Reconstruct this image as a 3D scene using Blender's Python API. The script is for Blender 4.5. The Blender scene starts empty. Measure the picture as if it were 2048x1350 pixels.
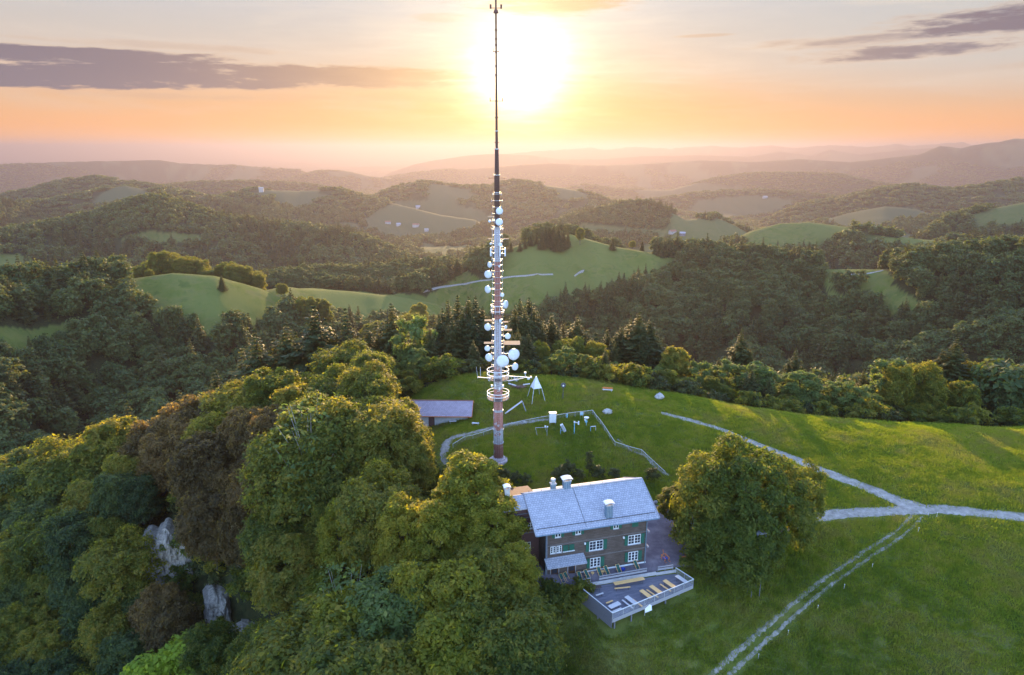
import bpy, bmesh, math, random
import numpy as np
from mathutils import Vector, Matrix, Euler, noise as mnoise

sc = bpy.context.scene
rad = math.radians
# ---------------------------------------------------------------- camera
CAM_Z = 64.0; PITCH = rad(15.5); FPX = 1365.0
cd = bpy.data.cameras.new('camera'); cam = bpy.data.objects.new('camera', cd)
sc.collection.objects.link(cam)
cam.location = (0, 0, CAM_Z); cam.rotation_euler = (math.pi/2 - PITCH, 0, 0)
cd.sensor_width = 36; cd.lens = 36*FPX/2048; cd.clip_start = 0.5; cd.clip_end = 300000
sc.camera = cam
sc.render.resolution_x = 1024; sc.render.resolution_y = 675
# ---------------------------------------------------------------- light
SUN_AZ = rad(0.6); SUN_EL = rad(8.4); GLOW_EL = rad(5.8)
sd = Vector((math.sin(SUN_AZ)*math.cos(SUN_EL), math.cos(SUN_AZ)*math.cos(SUN_EL), math.sin(SUN_EL)))
sl = bpy.data.lights.new('sun', 'SUN'); sun = bpy.data.objects.new('sun', sl)
sc.collection.objects.link(sun); sun.location = sd*300
sun.rotation_euler = sd.to_track_quat('Z', 'Y').to_euler()
sl.energy = 5.0; sl.angle = rad(0.5); sl.color = (1.0, 0.66, 0.30)
sc.view_settings.view_transform = 'Standard'; sc.view_settings.look = 'None'
sc.view_settings.exposure = 1.2; sc.view_settings.gamma = 1.0
cy = sc.cycles
cy.max_bounces = 6; cy.diffuse_bounces = 3; cy.glossy_bounces = 2; cy.transmission_bounces = 4
cy.transparent_max_bounces = 6; cy.volume_bounces = 1; cy.use_denoising = True
cy.sample_clamp_indirect = 4.0; cy.caustics_reflective = False; cy.caustics_refractive = False
cy.use_adaptive_sampling = True; cy.adaptive_threshold = 0.015
HAZE_D = 0.000105

# ---------------------------------------------------------------- node helpers
class NT:
    def __init__(s, tree): s.t = tree; s.n = tree.nodes; s.l = tree.links
    def node(s, typ, **kw):
        n = s.n.new(typ)
        for k, v in kw.items(): setattr(n, k, v)
        return n
    def put(s, sock, v):
        if isinstance(v, bpy.types.NodeSocket): s.l.new(v, sock)
        elif v is not None:
            try: sock.default_value = v
            except Exception: sock.default_value = (*v, 1.0)
    def math(s, op, a, b=None, c=None, clamp=False):
        n = s.node('ShaderNodeMath', operation=op); n.use_clamp = clamp
        for i, v in enumerate((a, b, c)):
            if v is not None: s.put(n.inputs[i], v)
        return n.outputs[0]
    def vmath(s, op, a, b=None, out=0):
        n = s.node('ShaderNodeVectorMath', operation=op)
        s.put(n.inputs[0], a)
        if b is not None: s.put(n.inputs[1], b)
        return n.outputs[out]
    def mix(s, f, a, b, blend='MIX'):
        n = s.node('ShaderNodeMix', data_type='RGBA', blend_type=blend)
        s.put(n.inputs[0], f); s.put(n.inputs[6], a); s.put(n.inputs[7], b)
        return n.outputs[2]
    def ramp(s, f, stops, interp='LINEAR'):
        n = s.node('ShaderNodeValToRGB'); r = n.color_ramp; r.interpolation = interp
        while len(r.elements) < len(stops): r.elements.new(0.5)
        for e, (p, c) in zip(r.elements, stops):
            e.position = p; e.color = (*c, 1) if len(c) == 3 else c
        s.put(n.inputs[0], f); return n.outputs[0]
    def smooth(s, v, a, b):
        n = s.node('ShaderNodeMapRange', interpolation_type='SMOOTHSTEP')
        s.put(n.inputs[0], v); n.inputs[1].default_value = a; n.inputs[2].default_value = b
        return n.outputs[0]
    def noise(s, vec, scale, detail=4, rough=0.55, dist=0.0):
        n = s.node('ShaderNodeTexNoise'); s.put(n.inputs['Vector'], vec)
        n.inputs['Scale'].default_value = scale; n.inputs['Detail'].default_value = detail
        n.inputs['Roughness'].default_value = rough; n.inputs['Distortion'].default_value = dist
        return n.outputs[0]
    def comb(s, x, y, z):
        n = s.node('ShaderNodeCombineXYZ')
        s.put(n.inputs[0], x); s.put(n.inputs[1], y); s.put(n.inputs[2], z); return n.outputs[0]

# ---------------------------------------------------------------- world sky
w = bpy.data.worlds.new('World'); sc.world = w; w.use_nodes = True
w.node_tree.nodes.clear(); N = NT(w.node_tree)
gen = N.node('ShaderNodeTexCoord').outputs['Generated']
dirn = N.vmath('NORMALIZE', gen)
sep = N.node('ShaderNodeSeparateXYZ'); N.put(sep.inputs[0], dirn)
DX, DY, DZ = sep.outputs
az = N.math('MULTIPLY', N.math('ARCTAN2', DX, DY), 180/math.pi)
el = N.math('MULTIPLY', N.math('ARCSINE', DZ), 180/math.pi)
sky = N.node('ShaderNodeTexSky', sky_type='NISHITA'); sky.sun_disc = False
sky.sun_elevation = SUN_EL; sky.sun_rotation = SUN_AZ
sky.air_density = 1.0; sky.dust_density = 0.8; sky.ozone_density = 2.5
nish = N.mix(1.0, sky.outputs[0], (7.6, 6.3, 6.4, 1), 'MULTIPLY')
e01 = N.math('DIVIDE', el, 30.0, clamp=True)
low = N.ramp(e01, [(0.0, (1.35, .60, .20)), (.05, (1.15, .53, .18)), (.11, (.90, .52, .27)), (.19, (.75, .61, .50)),
                   (.28, (.65, .60, .56)), (.40, (.57, .60, .66)), (1.0, (.42, .50, .68))])
# warmth near the sun's bearing
azs = N.math('ABSOLUTE', N.math('SUBTRACT', az, 0.6))
near = N.math('POWER', 2.718, N.math('MULTIPLY', N.math('POWER', N.math('DIVIDE', azs, 17.0), 2.0), -1.0))
lowel = N.math('POWER', 2.718, N.math('MULTIPLY', N.math('POWER', N.math('DIVIDE', el, 5.0), 2.0), -1.0))
wf = N.math('MULTIPLY', near, lowel)
base = N.mix(wf, low, (1.05, .48, .05, 1))
# right side is a little cooler, left side pinker
rgt = N.math('MULTIPLY', N.smooth(az, 8.0, 38.0), N.smooth(el, 1.0, 6.0))
base = N.mix(N.math('MULTIPLY', rgt, .45), base, (.58, .62, .62, 1))
# thin cirrus veil
cv = N.comb(N.math('MULTIPLY', az, .05), N.math('MULTIPLY', el, .42), 3.3)
veil = N.smooth(N.noise(cv, 1.3, 6, .6, .5), .48, .72)
veil = N.math('MULTIPLY', veil, N.smooth(el, 1.0, 5.0))
base = N.mix(N.math('MULTIPLY', veil, .40), base, (.86, .74, .62, 1))
# clouds: ellipses in (az, el) frayed by noise:  (az, el, half width, half height, tilt, strength)
nz = N.noise(N.comb(N.math('MULTIPLY', az, .16), N.math('MULTIPLY', el, 1.25), 7.1), 1.0, 8, .62, .3)
nz2 = N.noise(N.comb(N.math('MULTIPLY', az, .5), N.math('MULTIPLY', el, 2.6), 1.7), 1.0, 6, .6)
fray = N.math('ADD', N.math('MULTIPLY', N.math('SUBTRACT', nz, .5), 2.3), N.math('MULTIPLY', N.math('SUBTRACT', nz2, .5), 1.3))
CL = [(-30, 4.75, 18.0, .90, .02, 1.5), (-15, 5.3, 18.5, .72, -.01, 1.5), (-33, 5.9, 12, .62, .03, 1.3), (-25, 6.9, 9, .3, 0, .4),
      (37.0, 8.1, 11, 1.0, .03, 1.1), (28.5, 6.4, 7.0, .55, .03, .9), (25, 7.3, 7, .4, .02, .7), (3.0, 10.5, 7, .75, -.02, .9),
      (-24, 3.6, 9, .30, .0, .35), (-9, 3.7, 12, .32, 0, .25), (14.5, 8.1, 2.2, .12, 0, .5), (-5.5, 9.6, 2.5, .35, 0, .3),
      (20, 11.2, 14, .35, 0, .3), (37, 5.2, 4, .3, .05, .3)]
dens = None
for (ca, ce, wa, we, tl, st) in CL:
    dx = N.math('SUBTRACT', az, ca)
    dy = N.math('SUBTRACT', N.math('SUBTRACT', el, ce), N.math('MULTIPLY', dx, tl))
    q = N.math('ADD', N.math('POWER', N.math('ABSOLUTE', N.math('DIVIDE', dx, wa)), 2.0),
               N.math('POWER', N.math('ABSOLUTE', N.math('DIVIDE', dy, we)), 2.0))
    v = N.math('SUBTRACT', 1.0, N.math('MULTIPLY', q, .8))
    v = N.math('ADD', v, fray)
    v = N.math('MULTIPLY', N.smooth(v, -.15, 1.0), st)
    dens = v if dens is None else N.math('MAXIMUM', dens, v)
dens = N.math('MINIMUM', dens, 1.0)
ccol = N.mix(N.smooth(dens, .15, .85), (.72, .50, .36, 1), (.245, .205, .250, 1))
ccol = N.mix(near, ccol, (.80, .46, .20, 1))
withc = N.mix(dens, base, ccol)
# lens glare around the sun, painted into the sky as an aureole
gd = (math.sin(SUN_AZ)*math.cos(GLOW_EL), math.cos(SUN_AZ)*math.cos(GLOW_EL), math.sin(GLOW_EL))
dt = N.vmath('DOT_PRODUCT', dirn, gd, out=1)
th = N.math('MULTIPLY', N.math('ARCCOSINE', N.math('MINIMUM', dt, .9999999)), 180/math.pi)
th = N.math('MULTIPLY', th, N.math('ADD', 1.0, N.math('ADD', N.math('MULTIPLY', N.math('SUBTRACT', nz, .5), .55), N.math('MULTIPLY', N.math('SUBTRACT', nz2, .5), .25))))
core = N.math('POWER', 2.718, N.math('MULTIPLY', N.math('POWER', N.math('DIVIDE', th, 2.35), 1.55), -1.0))
halo = N.math('POWER', 2.718, N.math('DIVIDE', th, -6.5))
g1 = N.mix(1.0, (4.2, 3.7, 2.7, 1), core, 'MULTIPLY')
g2 = N.mix(1.0, (1.1, .84, .48, 1), halo, 'MULTIPLY')
withg = N.mix(1.0, N.mix(1.0, withc, g1, 'ADD'), g2, 'ADD')
# the high and rear sky: Nishita, unseen and boosted to fill the shade
hi = N.math('MAXIMUM', N.smooth(el, 13.0, 34.0), N.smooth(N.math('MULTIPLY', DY, -1.0), -.35, .2))
scaled = N.mix(1.0, withg, (4.35, 4.35, 4.35, 1), 'MULTIPLY')
fin = N.mix(hi, scaled, nish)
bg = N.node('ShaderNodeBackground'); N.put(bg.inputs[0], fin); bg.inputs[1].default_value = 0.10
wo = N.node('ShaderNodeOutputWorld'); N.l.new(bg.outputs[0], wo.inputs[0])
w.cycles.sampling_method = 'MANUAL'; w.cycles.sample_map_resolution = 1024

# ---------------------------------------------------------------- photo geometry -> world
CP, SP = math.cos(PITCH), math.sin(PITCH)
def ray(x, y):
    u = (x-1024)/FPX; v = (675-y)/FPX
    return u, CP+v*SP, -SP+v*CP
def atz(x, y, z):
    d = ray(x, y); t = (z-CAM_Z)/d[2]; return d[0]*t, d[1]*t, z
def atY(x, y, Y):
    d = ray(x, y); t = Y/d[1]; return d[0]*t, Y, CAM_Z+d[2]*t
def pix(X, Y, Z):
    dz = Z-CAM_Z; dep = Y*CP - dz*SP; up = Y*SP + dz*CP
    dep = np.maximum(dep, .1)
    return 1024+FPX*X/dep, 675-FPX*up/dep
# frame of the inn: lx along its front, ly towards its back
HA = rad(15.07); HE = (math.cos(HA), math.sin(HA)); HO = (5.23, 91.2)
def hw(lx, ly, z=0.0): return (HO[0]+lx*HE[0]-ly*HE[1], HO[1]+lx*HE[1]+ly*HE[0], z)

# ---------------------------------------------------------------- noise in numpy
_rs = np.random.RandomState(5); _G = _rs.rand(256, 256)
def vnoise(x, y):
    xi = np.floor(x).astype(int); yi = np.floor(y).astype(int); fx = x-xi; fy = y-yi
    fx = fx*fx*(3-2*fx); fy = fy*fy*(3-2*fy)
    a = _G[xi & 255, yi & 255]; b = _G[(xi+1) & 255, yi & 255]; c = _G[xi & 255, (yi+1) & 255]; d = _G[(xi+1) & 255, (yi+1) & 255]
    return (a*(1-fx)+b*fx)*(1-fy)+(c*(1-fx)+d*fx)*fy
def fbm(x, y, o=5, r=.5):
    s = 0.; a = 1.; t = 0.
    for i in range(o):
        s = s+a*(vnoise(x+17.3*i, y+9.1*i)*2-1); t += a; a *= r; x = x*2.03; y = y*2.03
    return s/t

# ---------------------------------------------------------------- near hill: thin plate spline
P_PIX = [(1000,925,3),(1100,940,2.5),(1200,938,2.5),(1290,940,2.7),(1000,850,5),(1105,830,6.3),(1185,822,6.8),(1232,883,4.8),
 (1285,900,4.3),(1335,945,2.6),(940,752,9),(1000,751,9.5),(1100,760,9.3),(1200,772,8.3),(1320,793,6.8),(1450,813,4.8),
 (1560,832,3.3),(1700,847,2),(1850,857,1.2),(2048,862,.8),(2300,870,0),(870,790,6.3),(830,812,4),(1214,822,7),(1500,880,3),
 (1650,945,1.5),(1830,1020,0),(1640,1035,-.3),(2048,1035,.3),(1960,930,1.5),(2300,1040,1),(1600,1100,-2),(1800,1200,-4),
 (2000,1150,-2.5),(1440,1200,-3),(1500,1340,-8),(1700,1340,-8.5),(2040,1340,-7),(2400,1300,-5),(1250,1262,-3.4),(1100,1340,-9),
 (1420,1130,-1.0),(1300,1215,-3),(1120,1200,-1.5),(1110,1270,-6),(890,880,3.0),(920,830,4.4),(1180,1200,-2.2)]
P_LOC = [(-3,-2.5,-.4),(0,-2,0),(8,-1.8,0),(15,-1.5,0),(22,-1,0),(22,4,0),(22,9,.1),(0,5,0),(8,5,0),(16,5,0),(0,11,.3),(8,11,.3),(16,11,.3),
 (7,-10,-2.0),(14,-8,-1.7),(21,-6,-1.4),(4,-3,-.7),(12,-4,-1.2)]
P_W = [(0,178,2),(-30,172,0),(60,172,-5),(120,166,-7),(0,200,-10),(60,195,-16),(120,190,-18),(0,240,-32),(80,230,-38),(150,220,-42),(0,300,-75),
 (120,300,-90),(-100,300,-95),(220,200,-50),(220,120,-8),(160,100,-6),(180,55,-12),(100,35,-16),(50,45,-18),(20,55,-20),
 (-12,142,4),(-20,150,3),(-25,128,-2),(-20,108,-7),(-12,96,-6),(-5,86,-7),(-5,102,-1.5),(-12,122,.5),(-14,76,-22),(-40,92,-38),
 (-32,112,-15),(-45,130,-10),(-50,152,-12),(-75,155,-20),(-100,152,-32),(-130,147,-44),(-60,106,-42),(-90,112,-50),(-60,75,-55),(-20,55,-38),
 (-100,60,-75),(-150,100,-78),(-60,200,-45),(-100,210,-65),(-32,190,-14),(-160,190,-80),(-78,139,-20),(-78,130,-36),(-63,128,-24),(-63,120,-36),
 (0,20,-35),(0,-40,-60),(100,-40,-50),(-100,-40,-90),(300,0,-60),(300,300,-110),(-250,100,-110),(-250,300,-120)]
_cp = np.array([atz(*p) for p in P_PIX]+[hw(*p) for p in P_LOC]+P_W, float)
def _U(r2): return np.where(r2 > 1e-9, .5*r2*np.log(np.maximum(r2, 1e-9)), 0.)
_n = len(_cp); _A = np.zeros((_n+3, _n+3)); _d = (_cp[:, None, :2]-_cp[None, :, :2])/100
_A[:_n, :_n] = _U((_d**2).sum(2))+np.eye(_n)*.0006; _Pm = np.c_[np.ones(_n), _cp[:, :2]/100]
_A[:_n, _n:] = _Pm; _A[_n:, :_n] = _Pm.T
_W = np.linalg.solve(_A, np.r_[_cp[:, 2], 0, 0, 0])
def near_h(X, Y):
    sh = X.shape; q = np.c_[X.ravel(), Y.ravel()]/100; out = np.empty(len(q))
    for i in range(0, len(q), 40000):
        p = q[i:i+40000]; r2 = ((p[:, None, :]-_cp[None, :, :2]/100)**2).sum(2)
        out[i:i+40000] = _U(r2)@_W[:_n]+_W[_n]+p@_W[_n+1:]
    return out.reshape(sh)

# ---------------------------------------------------------------- far ridges: skylines read from the photo at chosen distances
# (points (px, py, distance)), front slope, rear slope
RG = [
 ([(-500,640,540),(-250,610,560),(0,592,570),(150,576,580),(250,560,590),(345,547,600),(430,553,600),(520,578,610),(580,606,620),(640,650,600)], .42, .5),
 ([(480,600,700),(560,577,710),(600,580,720),(700,585,730),(800,597,730),(870,610,720)], .17, .3),
 ([(760,600,760),(850,572,790),(930,545,820),(1000,505,850),(1060,482,860),(1140,469,860),(1230,494,840),(1300,506,820),(1400,515,800),(1550,528,780),
   (1650,540,760),(1800,540,750),(1900,525,745),(2048,512,740),(2300,500,740),(2600,500,740)], .56, .4),
 ([(380,600,900),(500,580,900),(600,560,900),(700,560,920),(800,545,950),(900,540,960)], .3, .3),
 ([(1400,530,1250),(1450,489,1300),(1500,463,1330),(1560,447,1350),(1620,445,1350),(1700,455,1330),(1760,468,1300),(1830,478,1280),(1950,487,1200),(2050,500,1200)], .45, .45),
 ([(1800,500,1600),(1850,468,1700),(1890,440,1750),(1950,424,1800),(2048,405,1850),(2200,380,1900),(2500,370,1900)], .45, .4),
 ([(-500,520,1400),(-200,490,1500),(0,468,1550),(100,452,1600),(200,428,1700),(270,403,1750),(320,396,1750),(370,412,1750),(430,433,1700),(520,447,1650),
   (620,458,1600),(700,470,1550),(780,500,1500),(850,540,1400)], .42, .4),
 ([(1080,460,1900),(1150,432,2000),(1200,420,2050),(1240,410,2100),(1290,405,2100),(1340,422,2050),(1370,440,2000),(1430,434,2000),(1470,452,1950),(1520,480,1900)], .4, .4),
 ([(1600,455,2500),(1650,440,2600),(1700,426,2700),(1770,413,2750),(1830,419,2700),(1880,432,2600),(1920,450,2500)], .25, .3),
 ([(380,430,2500),(400,416,2600),(450,392,2700),(500,380,2800),(600,382,2850),(680,380,2800),(720,392,2800),(800,410,2700),(880,430,2600),(950,440,2500)], .38, .4),
 ([(700,410,3000),(760,388,3100),(800,372,3200),(840,362,3200),(880,368,3200),(930,374,3200),(980,372,3200),(1020,362,3300),(1060,364,3300),(1100,372,3200),(1150,380,3100),(1250,410,3000)], .3, .4),
 ([(-500,450,2400),(-200,430,2500),(0,408,2600),(100,402,2700),(200,382,2800),(250,371,2850),(300,381,2800),(380,388,2700),(440,396,2600),(520,420,2500)], .35, .35),
 ([(-500,420,3400),(-200,405,3500),(0,392,3500),(60,380,3500),(130,362,3600),(190,354,3600),(250,364,3600),(330,374,3500),(420,395,3400)], .3, .3),
 ([(1600,410,3400),(1700,393,3500),(1760,378,3600),(1830,371,3600),(1900,380,3500),(1960,373,3500),(2048,357,3600),(2250,345,3700),(2600,345,3700)], .33, .35),
 ([(1300,400,4200),(1380,388,4400),(1450,382,4500),(1520,380,4500),(1600,385,4400),(1680,395,4200)], .2, .3),
 ([(250,385,4500),(330,371,4600),(400,364,4800),(500,362,4800),(600,367,4800),(650,374,4700),(720,390,4500)], .25, .3),
 ([(1100,385,5500),(1170,368,6000),(1230,378,6000),(1340,380,6000),(1420,358,6200),(1500,346,6200),(1580,345,6200),(1680,348,6200),(1740,362,6000),(1800,372,5800)], .25, .3),
 ([(-400,340,9000),(-100,335,9000),(0,330,9000),(100,324,9500),(200,322,9500),(320,320,9500),(360,326,9500),(500,332,9000),(600,340,8500)], .12, .3),
 ([(560,362,7000),(600,350,7500),(640,341,7500),(700,343,7500),(740,352,7500),(800,358,7300),(900,364,7000)], .2, .3),
 ([(740,360,8500),(830,345,9000),(900,338,9000),(960,336,9500),(1030,330,9500),(1100,326,9500),(1180,330,9500),(1280,328,9500),(1400,320,9500),(1500,324,9500),
   (1600,318,9500),(1700,324,9500),(1760,318,9500),(1830,309,9500),(1900,322,9500),(1980,328,9000),(2048,334,9000),(2300,330,9000)], .2, .3),
 ([(780,345,13000),(830,328,13500),(870,320,14000),(950,309,14000),(990,307,14000),(1060,310,14000),(1120,318,14000),(1200,318,14000),(1280,312,14000),
   (1400,310,14000),(1500,313,14000),(1560,303,15000),(1620,311,15000),(1660,299,15000),(1720,309,15000),(1800,300,15500),(1880,294,16000),(1960,298,16000),(2030,303,16000),(2300,300,16000)], .2, .3),
 ([(1000,312,20000),(1130,304,22000),(1200,299,22000),(1260,304,22000),(1350,300,22000),(1450,304,22000),(1700,303,22000),(1800,297,21000),(1830,297,18000)], .22, .3),
 ([(1800,320,9000),(1850,305,9300),(1880,291,9500),(1920,296,9500),(1960,288,9500),(2000,283,9600),(2030,277,9700),(2060,278,9700),(2130,288,9700),(2250,290,9700),(2400,294,9700),(2600,296,9700)], .45, .3),
 ([(1050,304,20000),(1180,295,20000),(1210,300,20000),(1260,293,20000),(1340,297,20000),(1420,291,20000),(1480,295,20000),(1540,290,20000),(1590,296,20000),(1660,290,20000),
   (1740,293,20000),(1790,288,20000),(1830,291,20000),(1925,284,20000),(1950,292,20000),(2100,290,20000),(2500,288,20000)], .2, .3),
]
_RG = []
for pts, sf, sb in RG:
    a = []; dp = []; ds = []
    for (x, y, d) in pts:
        q = ray(x, y); a.append(math.atan2(q[0], q[1])); dp.append(-q[2]/math.hypot(q[0], q[1])); ds.append(d)
    _RG.append((np.array(a), np.array(dp), np.array(ds, float), *((max(sf, .55), .5) if min(ds) > 3900 else (sf, sb))))
def base_far(R): return np.interp(R, [0, 350, 600, 1000, 2500, 5000, 9000, 30000, 80000], [-120, -140, -155, -170, -240, -340, -430, -500, -540])
def far_h(X, Y):
    R = np.hypot(X, Y)+1e-6; A = np.arctan2(X, Y)
    LR = np.log(R)
    z = base_far(R)+fbm(A*14+3, LR*7, 4)*.012*R.clip(0, 9000)
    for k, (a, dp, ds, sf, sb) in enumerate(_RG):
        m = (A > a[0]-.12) & (A < a[-1]+.12)
        if not m.any(): continue
        Am = A[m]; Rm = R[m]
        d = np.interp(Am, a, ds); t = np.interp(Am, a, dp)
        d = d*(1+.05*fbm(Am*12+k*11., Am*0+k*3., 2))
        rough = (.00035 if ds.mean() < 20000 else .0012)
        zc = CAM_Z-d*(t+rough*fbm(Am*150, Am*0+k*7.7, 4)*np.exp(-np.abs(Rm-d)/(.04*d)))
        ex = np.maximum(a[0]-Am, 0)+np.maximum(Am-a[-1], 0)
        zc = zc-ex*d*(.55 if ds.mean() < 20000 else .1)
        s = np.where(Rm < d, sf, sb); dd = np.abs(Rm-d); wdt = .025*d
        L = .16*np.minimum(d, 6000); Xm = X[m]; Ym = Y[m]
        g = 1-2.2*np.abs(fbm((Xm+.5*Ym)/L+k*5, (Ym*.8-.4*Xm)/(L*1.5)+k*2., 5, .45))
        dd2 = dd*(1+.42*(.35-g)*np.minimum(1, dd/(.10*d)))
        h = zc-s*(np.sqrt(dd2**2+wdt**2)-wdt)
        z[m] = np.maximum(z[m], h)
    return np.minimum(z, 208)
def sstep(x, a, b):
    t = np.clip((x-a)/(b-a), 0, 1); return t*t*(3-2*t)
def height(X, Y):
    X = np.asarray(X, float); Y = np.asarray(Y, float); R = np.hypot(X-20, Y-60)
    k = sstep(R, 190, 330); z = np.zeros(X.shape)
    m1 = k < 1; m2 = k > 0
    if m1.any():
        h = near_h(X[m1], Y[m1]); z[m1] += h*(1-k[m1])
    if m2.any(): z[m2] += far_h(X[m2], Y[m2])*k[m2]
    return z
def hz(x, y): return float(height(np.array([x]), np.array([y]))[0])

# ---------------------------------------------------------------- land cover
def inpoly(x, y, poly):
    r = np.zeros(x.shape, bool); n = len(poly)
    for i in range(n):
        x1, y1 = poly[i]; x2, y2 = poly[(i+1) % n]
        c = ((y1 > y) != (y2 > y)) & (x < (x2-x1)*(y-y1)/((y2-y1) if y2 != y1 else 1e-9)+x1)
        r ^= c
    return r
# meadows seen in the photo: outline (px), nearest and farthest distance
MEADOW = [
 ([(250,556),(340,538),(430,545),(520,572),(600,608),(560,660),(430,676),(330,650),(260,600)], 400, 700),
 ([(-60,640),(60,660),(170,640),(260,612),(230,640),(120,700),(60,716),(-60,720)], 300, 700),
 ([(480,572),(560,565),(700,575),(830,590),(870,600),(830,655),(700,650),(600,640),(560,620)], 480, 860),
 ([(800,620),(850,595),(930,540),(960,560),(990,560),(1010,500),(1140,462),(1240,490),(1330,512),(1390,520),(1330,556),(1200,590),(1050,640),(900,660),(830,655)], 500, 940),
 ([(1600,505),(1680,500),(1720,505),(1790,560),(1770,590),(1700,570),(1650,575),(1700,600),(1660,600),(1640,540),(1600,520)], 560, 900),
 ([(1690,600),(1790,570),(1900,640),(1860,650),(1760,620)], 500, 900),
 ([(1740,478),(1840,474),(1920,486),(1900,497),(1760,492),(1725,484)], 900, 1500),
 ([(1640,440),(1700,424),(1770,410),(1830,417),(1880,432),(1800,440),(1740,462),(1690,455)], 2000, 3200),
 ([(1760,468),(1850,440),(1860,462),(1820,472)], 1500, 2200),
 ([(1360,425),(1400,400),(1500,390),(1600,400),(1560,420),(1450,440),(1400,430)], 2200, 5000),
 ([(-60,500),(50,510),(60,545),(20,560),(-60,560)], 1000, 1700),
 ([(240,478),(300,462),(420,470),(400,482),(300,490)], 1000, 1800),
 ([(1340,425),(1470,450),(1500,480),(1380,485),(1300,470),(1150,462),(1160,445),(1250,455),(1340,460)], 1200, 2300),
 ([(720,440),(800,400),(880,400),(960,420),(1000,440),(900,470),(800,480),(760,470)], 1800, 3300),
]
def forest(X, Y, Z):
    """0 meadow .. 1 forest"""
    R = np.hypot(X, Y)
    n = fbm(X/260+5, Y/330+8, 5); n2 = fbm(X/1500+1, Y/1500+2, 4)
    px, py = pix(X, Y, Z)
    f = sstep(n+.55*n2, -.16, -.06)
    f = np.where(R < 1150, 1.0, f)
    f = np.where(R > 3300, sstep(n2+.9*n, -.42, -.22), f)
    for poly, r0, r1 in MEADOW:
        m = (R > r0) & (R < r1) & inpoly(px+fbm(X/15, Y/15, 3)*9, py+fbm(X/15+9, Y/15, 3)*4, poly)
        f = np.where(m, 0.0, f)
    return f
# the open hilltop: everything inside this world outline is grass
def _wp(px, py, z): return atz(px, py, z)[:2]
OPEN = [(-3,82),(-6,88),(-3,97),(-8,108),(-10,118),(-17,130),(-30,146),(-34,152),(-22,162),(-8,166),(20,165),(45,160),(65,158),(90,156),(120,156),(170,160),(320,160),
        (320,-60),(60,-60),(10,40),(2,66),(3,76)]
def near_open(X, Y):
    return inpoly(X+fbm(X/6, Y/6, 3)*2, Y+fbm(X/6+4, Y/6, 3)*1.6, OPEN)

# ---------------------------------------------------------------- terrain sheet (polar, finer where the photo looks)
def polar():
    a = list(np.arange(-180, -48, 2.0))+list(np.arange(-48, 48, .13))+list(np.arange(48, 180, 2.0))
    a = np.radians(np.array(a)); r = np.r_[np.linspace(2, 55, 20)[:-1], np.exp(np.linspace(math.log(55), math.log(400), 360))[:-1],
        np.exp(np.linspace(math.log(400), math.log(5000), 460))[:-1], np.exp(np.linspace(math.log(5000), math.log(90000), 200))]
    return a, r
a_, r_ = polar(); na, nr = len(a_), len(r_)
AA, RR = np.meshgrid(a_, r_); TX = RR*np.sin(AA); TY = RR*np.cos(AA); TZ = height(TX, TY)
near = RR < 330
opn = np.zeros(TX.shape); opn[near] = near_open(TX[near], TY[near])
FM = forest(TX, TY, TZ); FM[near] = np.where(opn[near] > .5, 0., 1.)
TZ = TZ+(fbm(TX/2.2, TY/2.2, 3)*.12+fbm(TX/9, TY/9+4, 3)*.45*sstep(RR, 120, 145))*(RR < 400)*(np.hypot(TX-HO[0]-8, TY-HO[1]-4) > 17)
def mesh_np(name, verts, faces, mat, smooth=True, parent=None):
    me = bpy.data.meshes.new(name); verts = np.asarray(verts, np.float32); faces = np.asarray(faces, np.int32)
    k = faces.shape[1]; me.vertices.add(len(verts)); me.vertices.foreach_set('co', verts.ravel())
    me.loops.add(faces.size); me.loops.foreach_set('vertex_index', faces.ravel())
    me.polygons.add(len(faces)); me.polygons.foreach_set('loop_start', np.arange(0, faces.size, k, dtype=np.int32))
    me.polygons.foreach_set('loop_total', np.full(len(faces), k, np.int32))
    if smooth: me.polygons.foreach_set('use_smooth', np.ones(len(faces), bool))
    me.update(calc_edges=True); me.validate()
    if mat: me.materials.append(mat)
    return me
idx = np.arange(na*nr).reshape(nr, na)
q = np.stack([idx[:-1], np.roll(idx, -1, 1)[:-1], np.roll(idx, -1, 1)[1:], idx[1:]], -1).reshape(-1, 4)

def new_mat(name):
    m = bpy.data.materials.new(name); m.use_nodes = True; m.node_tree.nodes.clear(); return m, NT(m.node_tree)
def out_surf(T, s): o = T.node('ShaderNodeOutputMaterial'); T.l.new(s, o.inputs[0])
def bsdf(T, col, rough=.8, spec=.3, normal=None, metal=0, **kw):
    b = T.node('ShaderNodeBsdfPrincipled'); T.put(b.inputs['Base Color'], col); T.put(b.inputs['Roughness'], rough)
    b.inputs['Specular IOR Level'].default_value = spec; b.inputs['Metallic'].default_value = metal
    if normal is not None: T.put(b.inputs['Normal'], normal)
    for k, v in kw.items(): T.put(b.inputs[k], v)
    return b.outputs[0]
def bump(T, h, st=.5, dist=.1):
    b = T.node('ShaderNodeBump'); b.inputs['Strength'].default_value = st; b.inputs['Distance'].default_value = dist
    T.put(b.inputs['Height'], h); return b.outputs[0]

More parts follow.
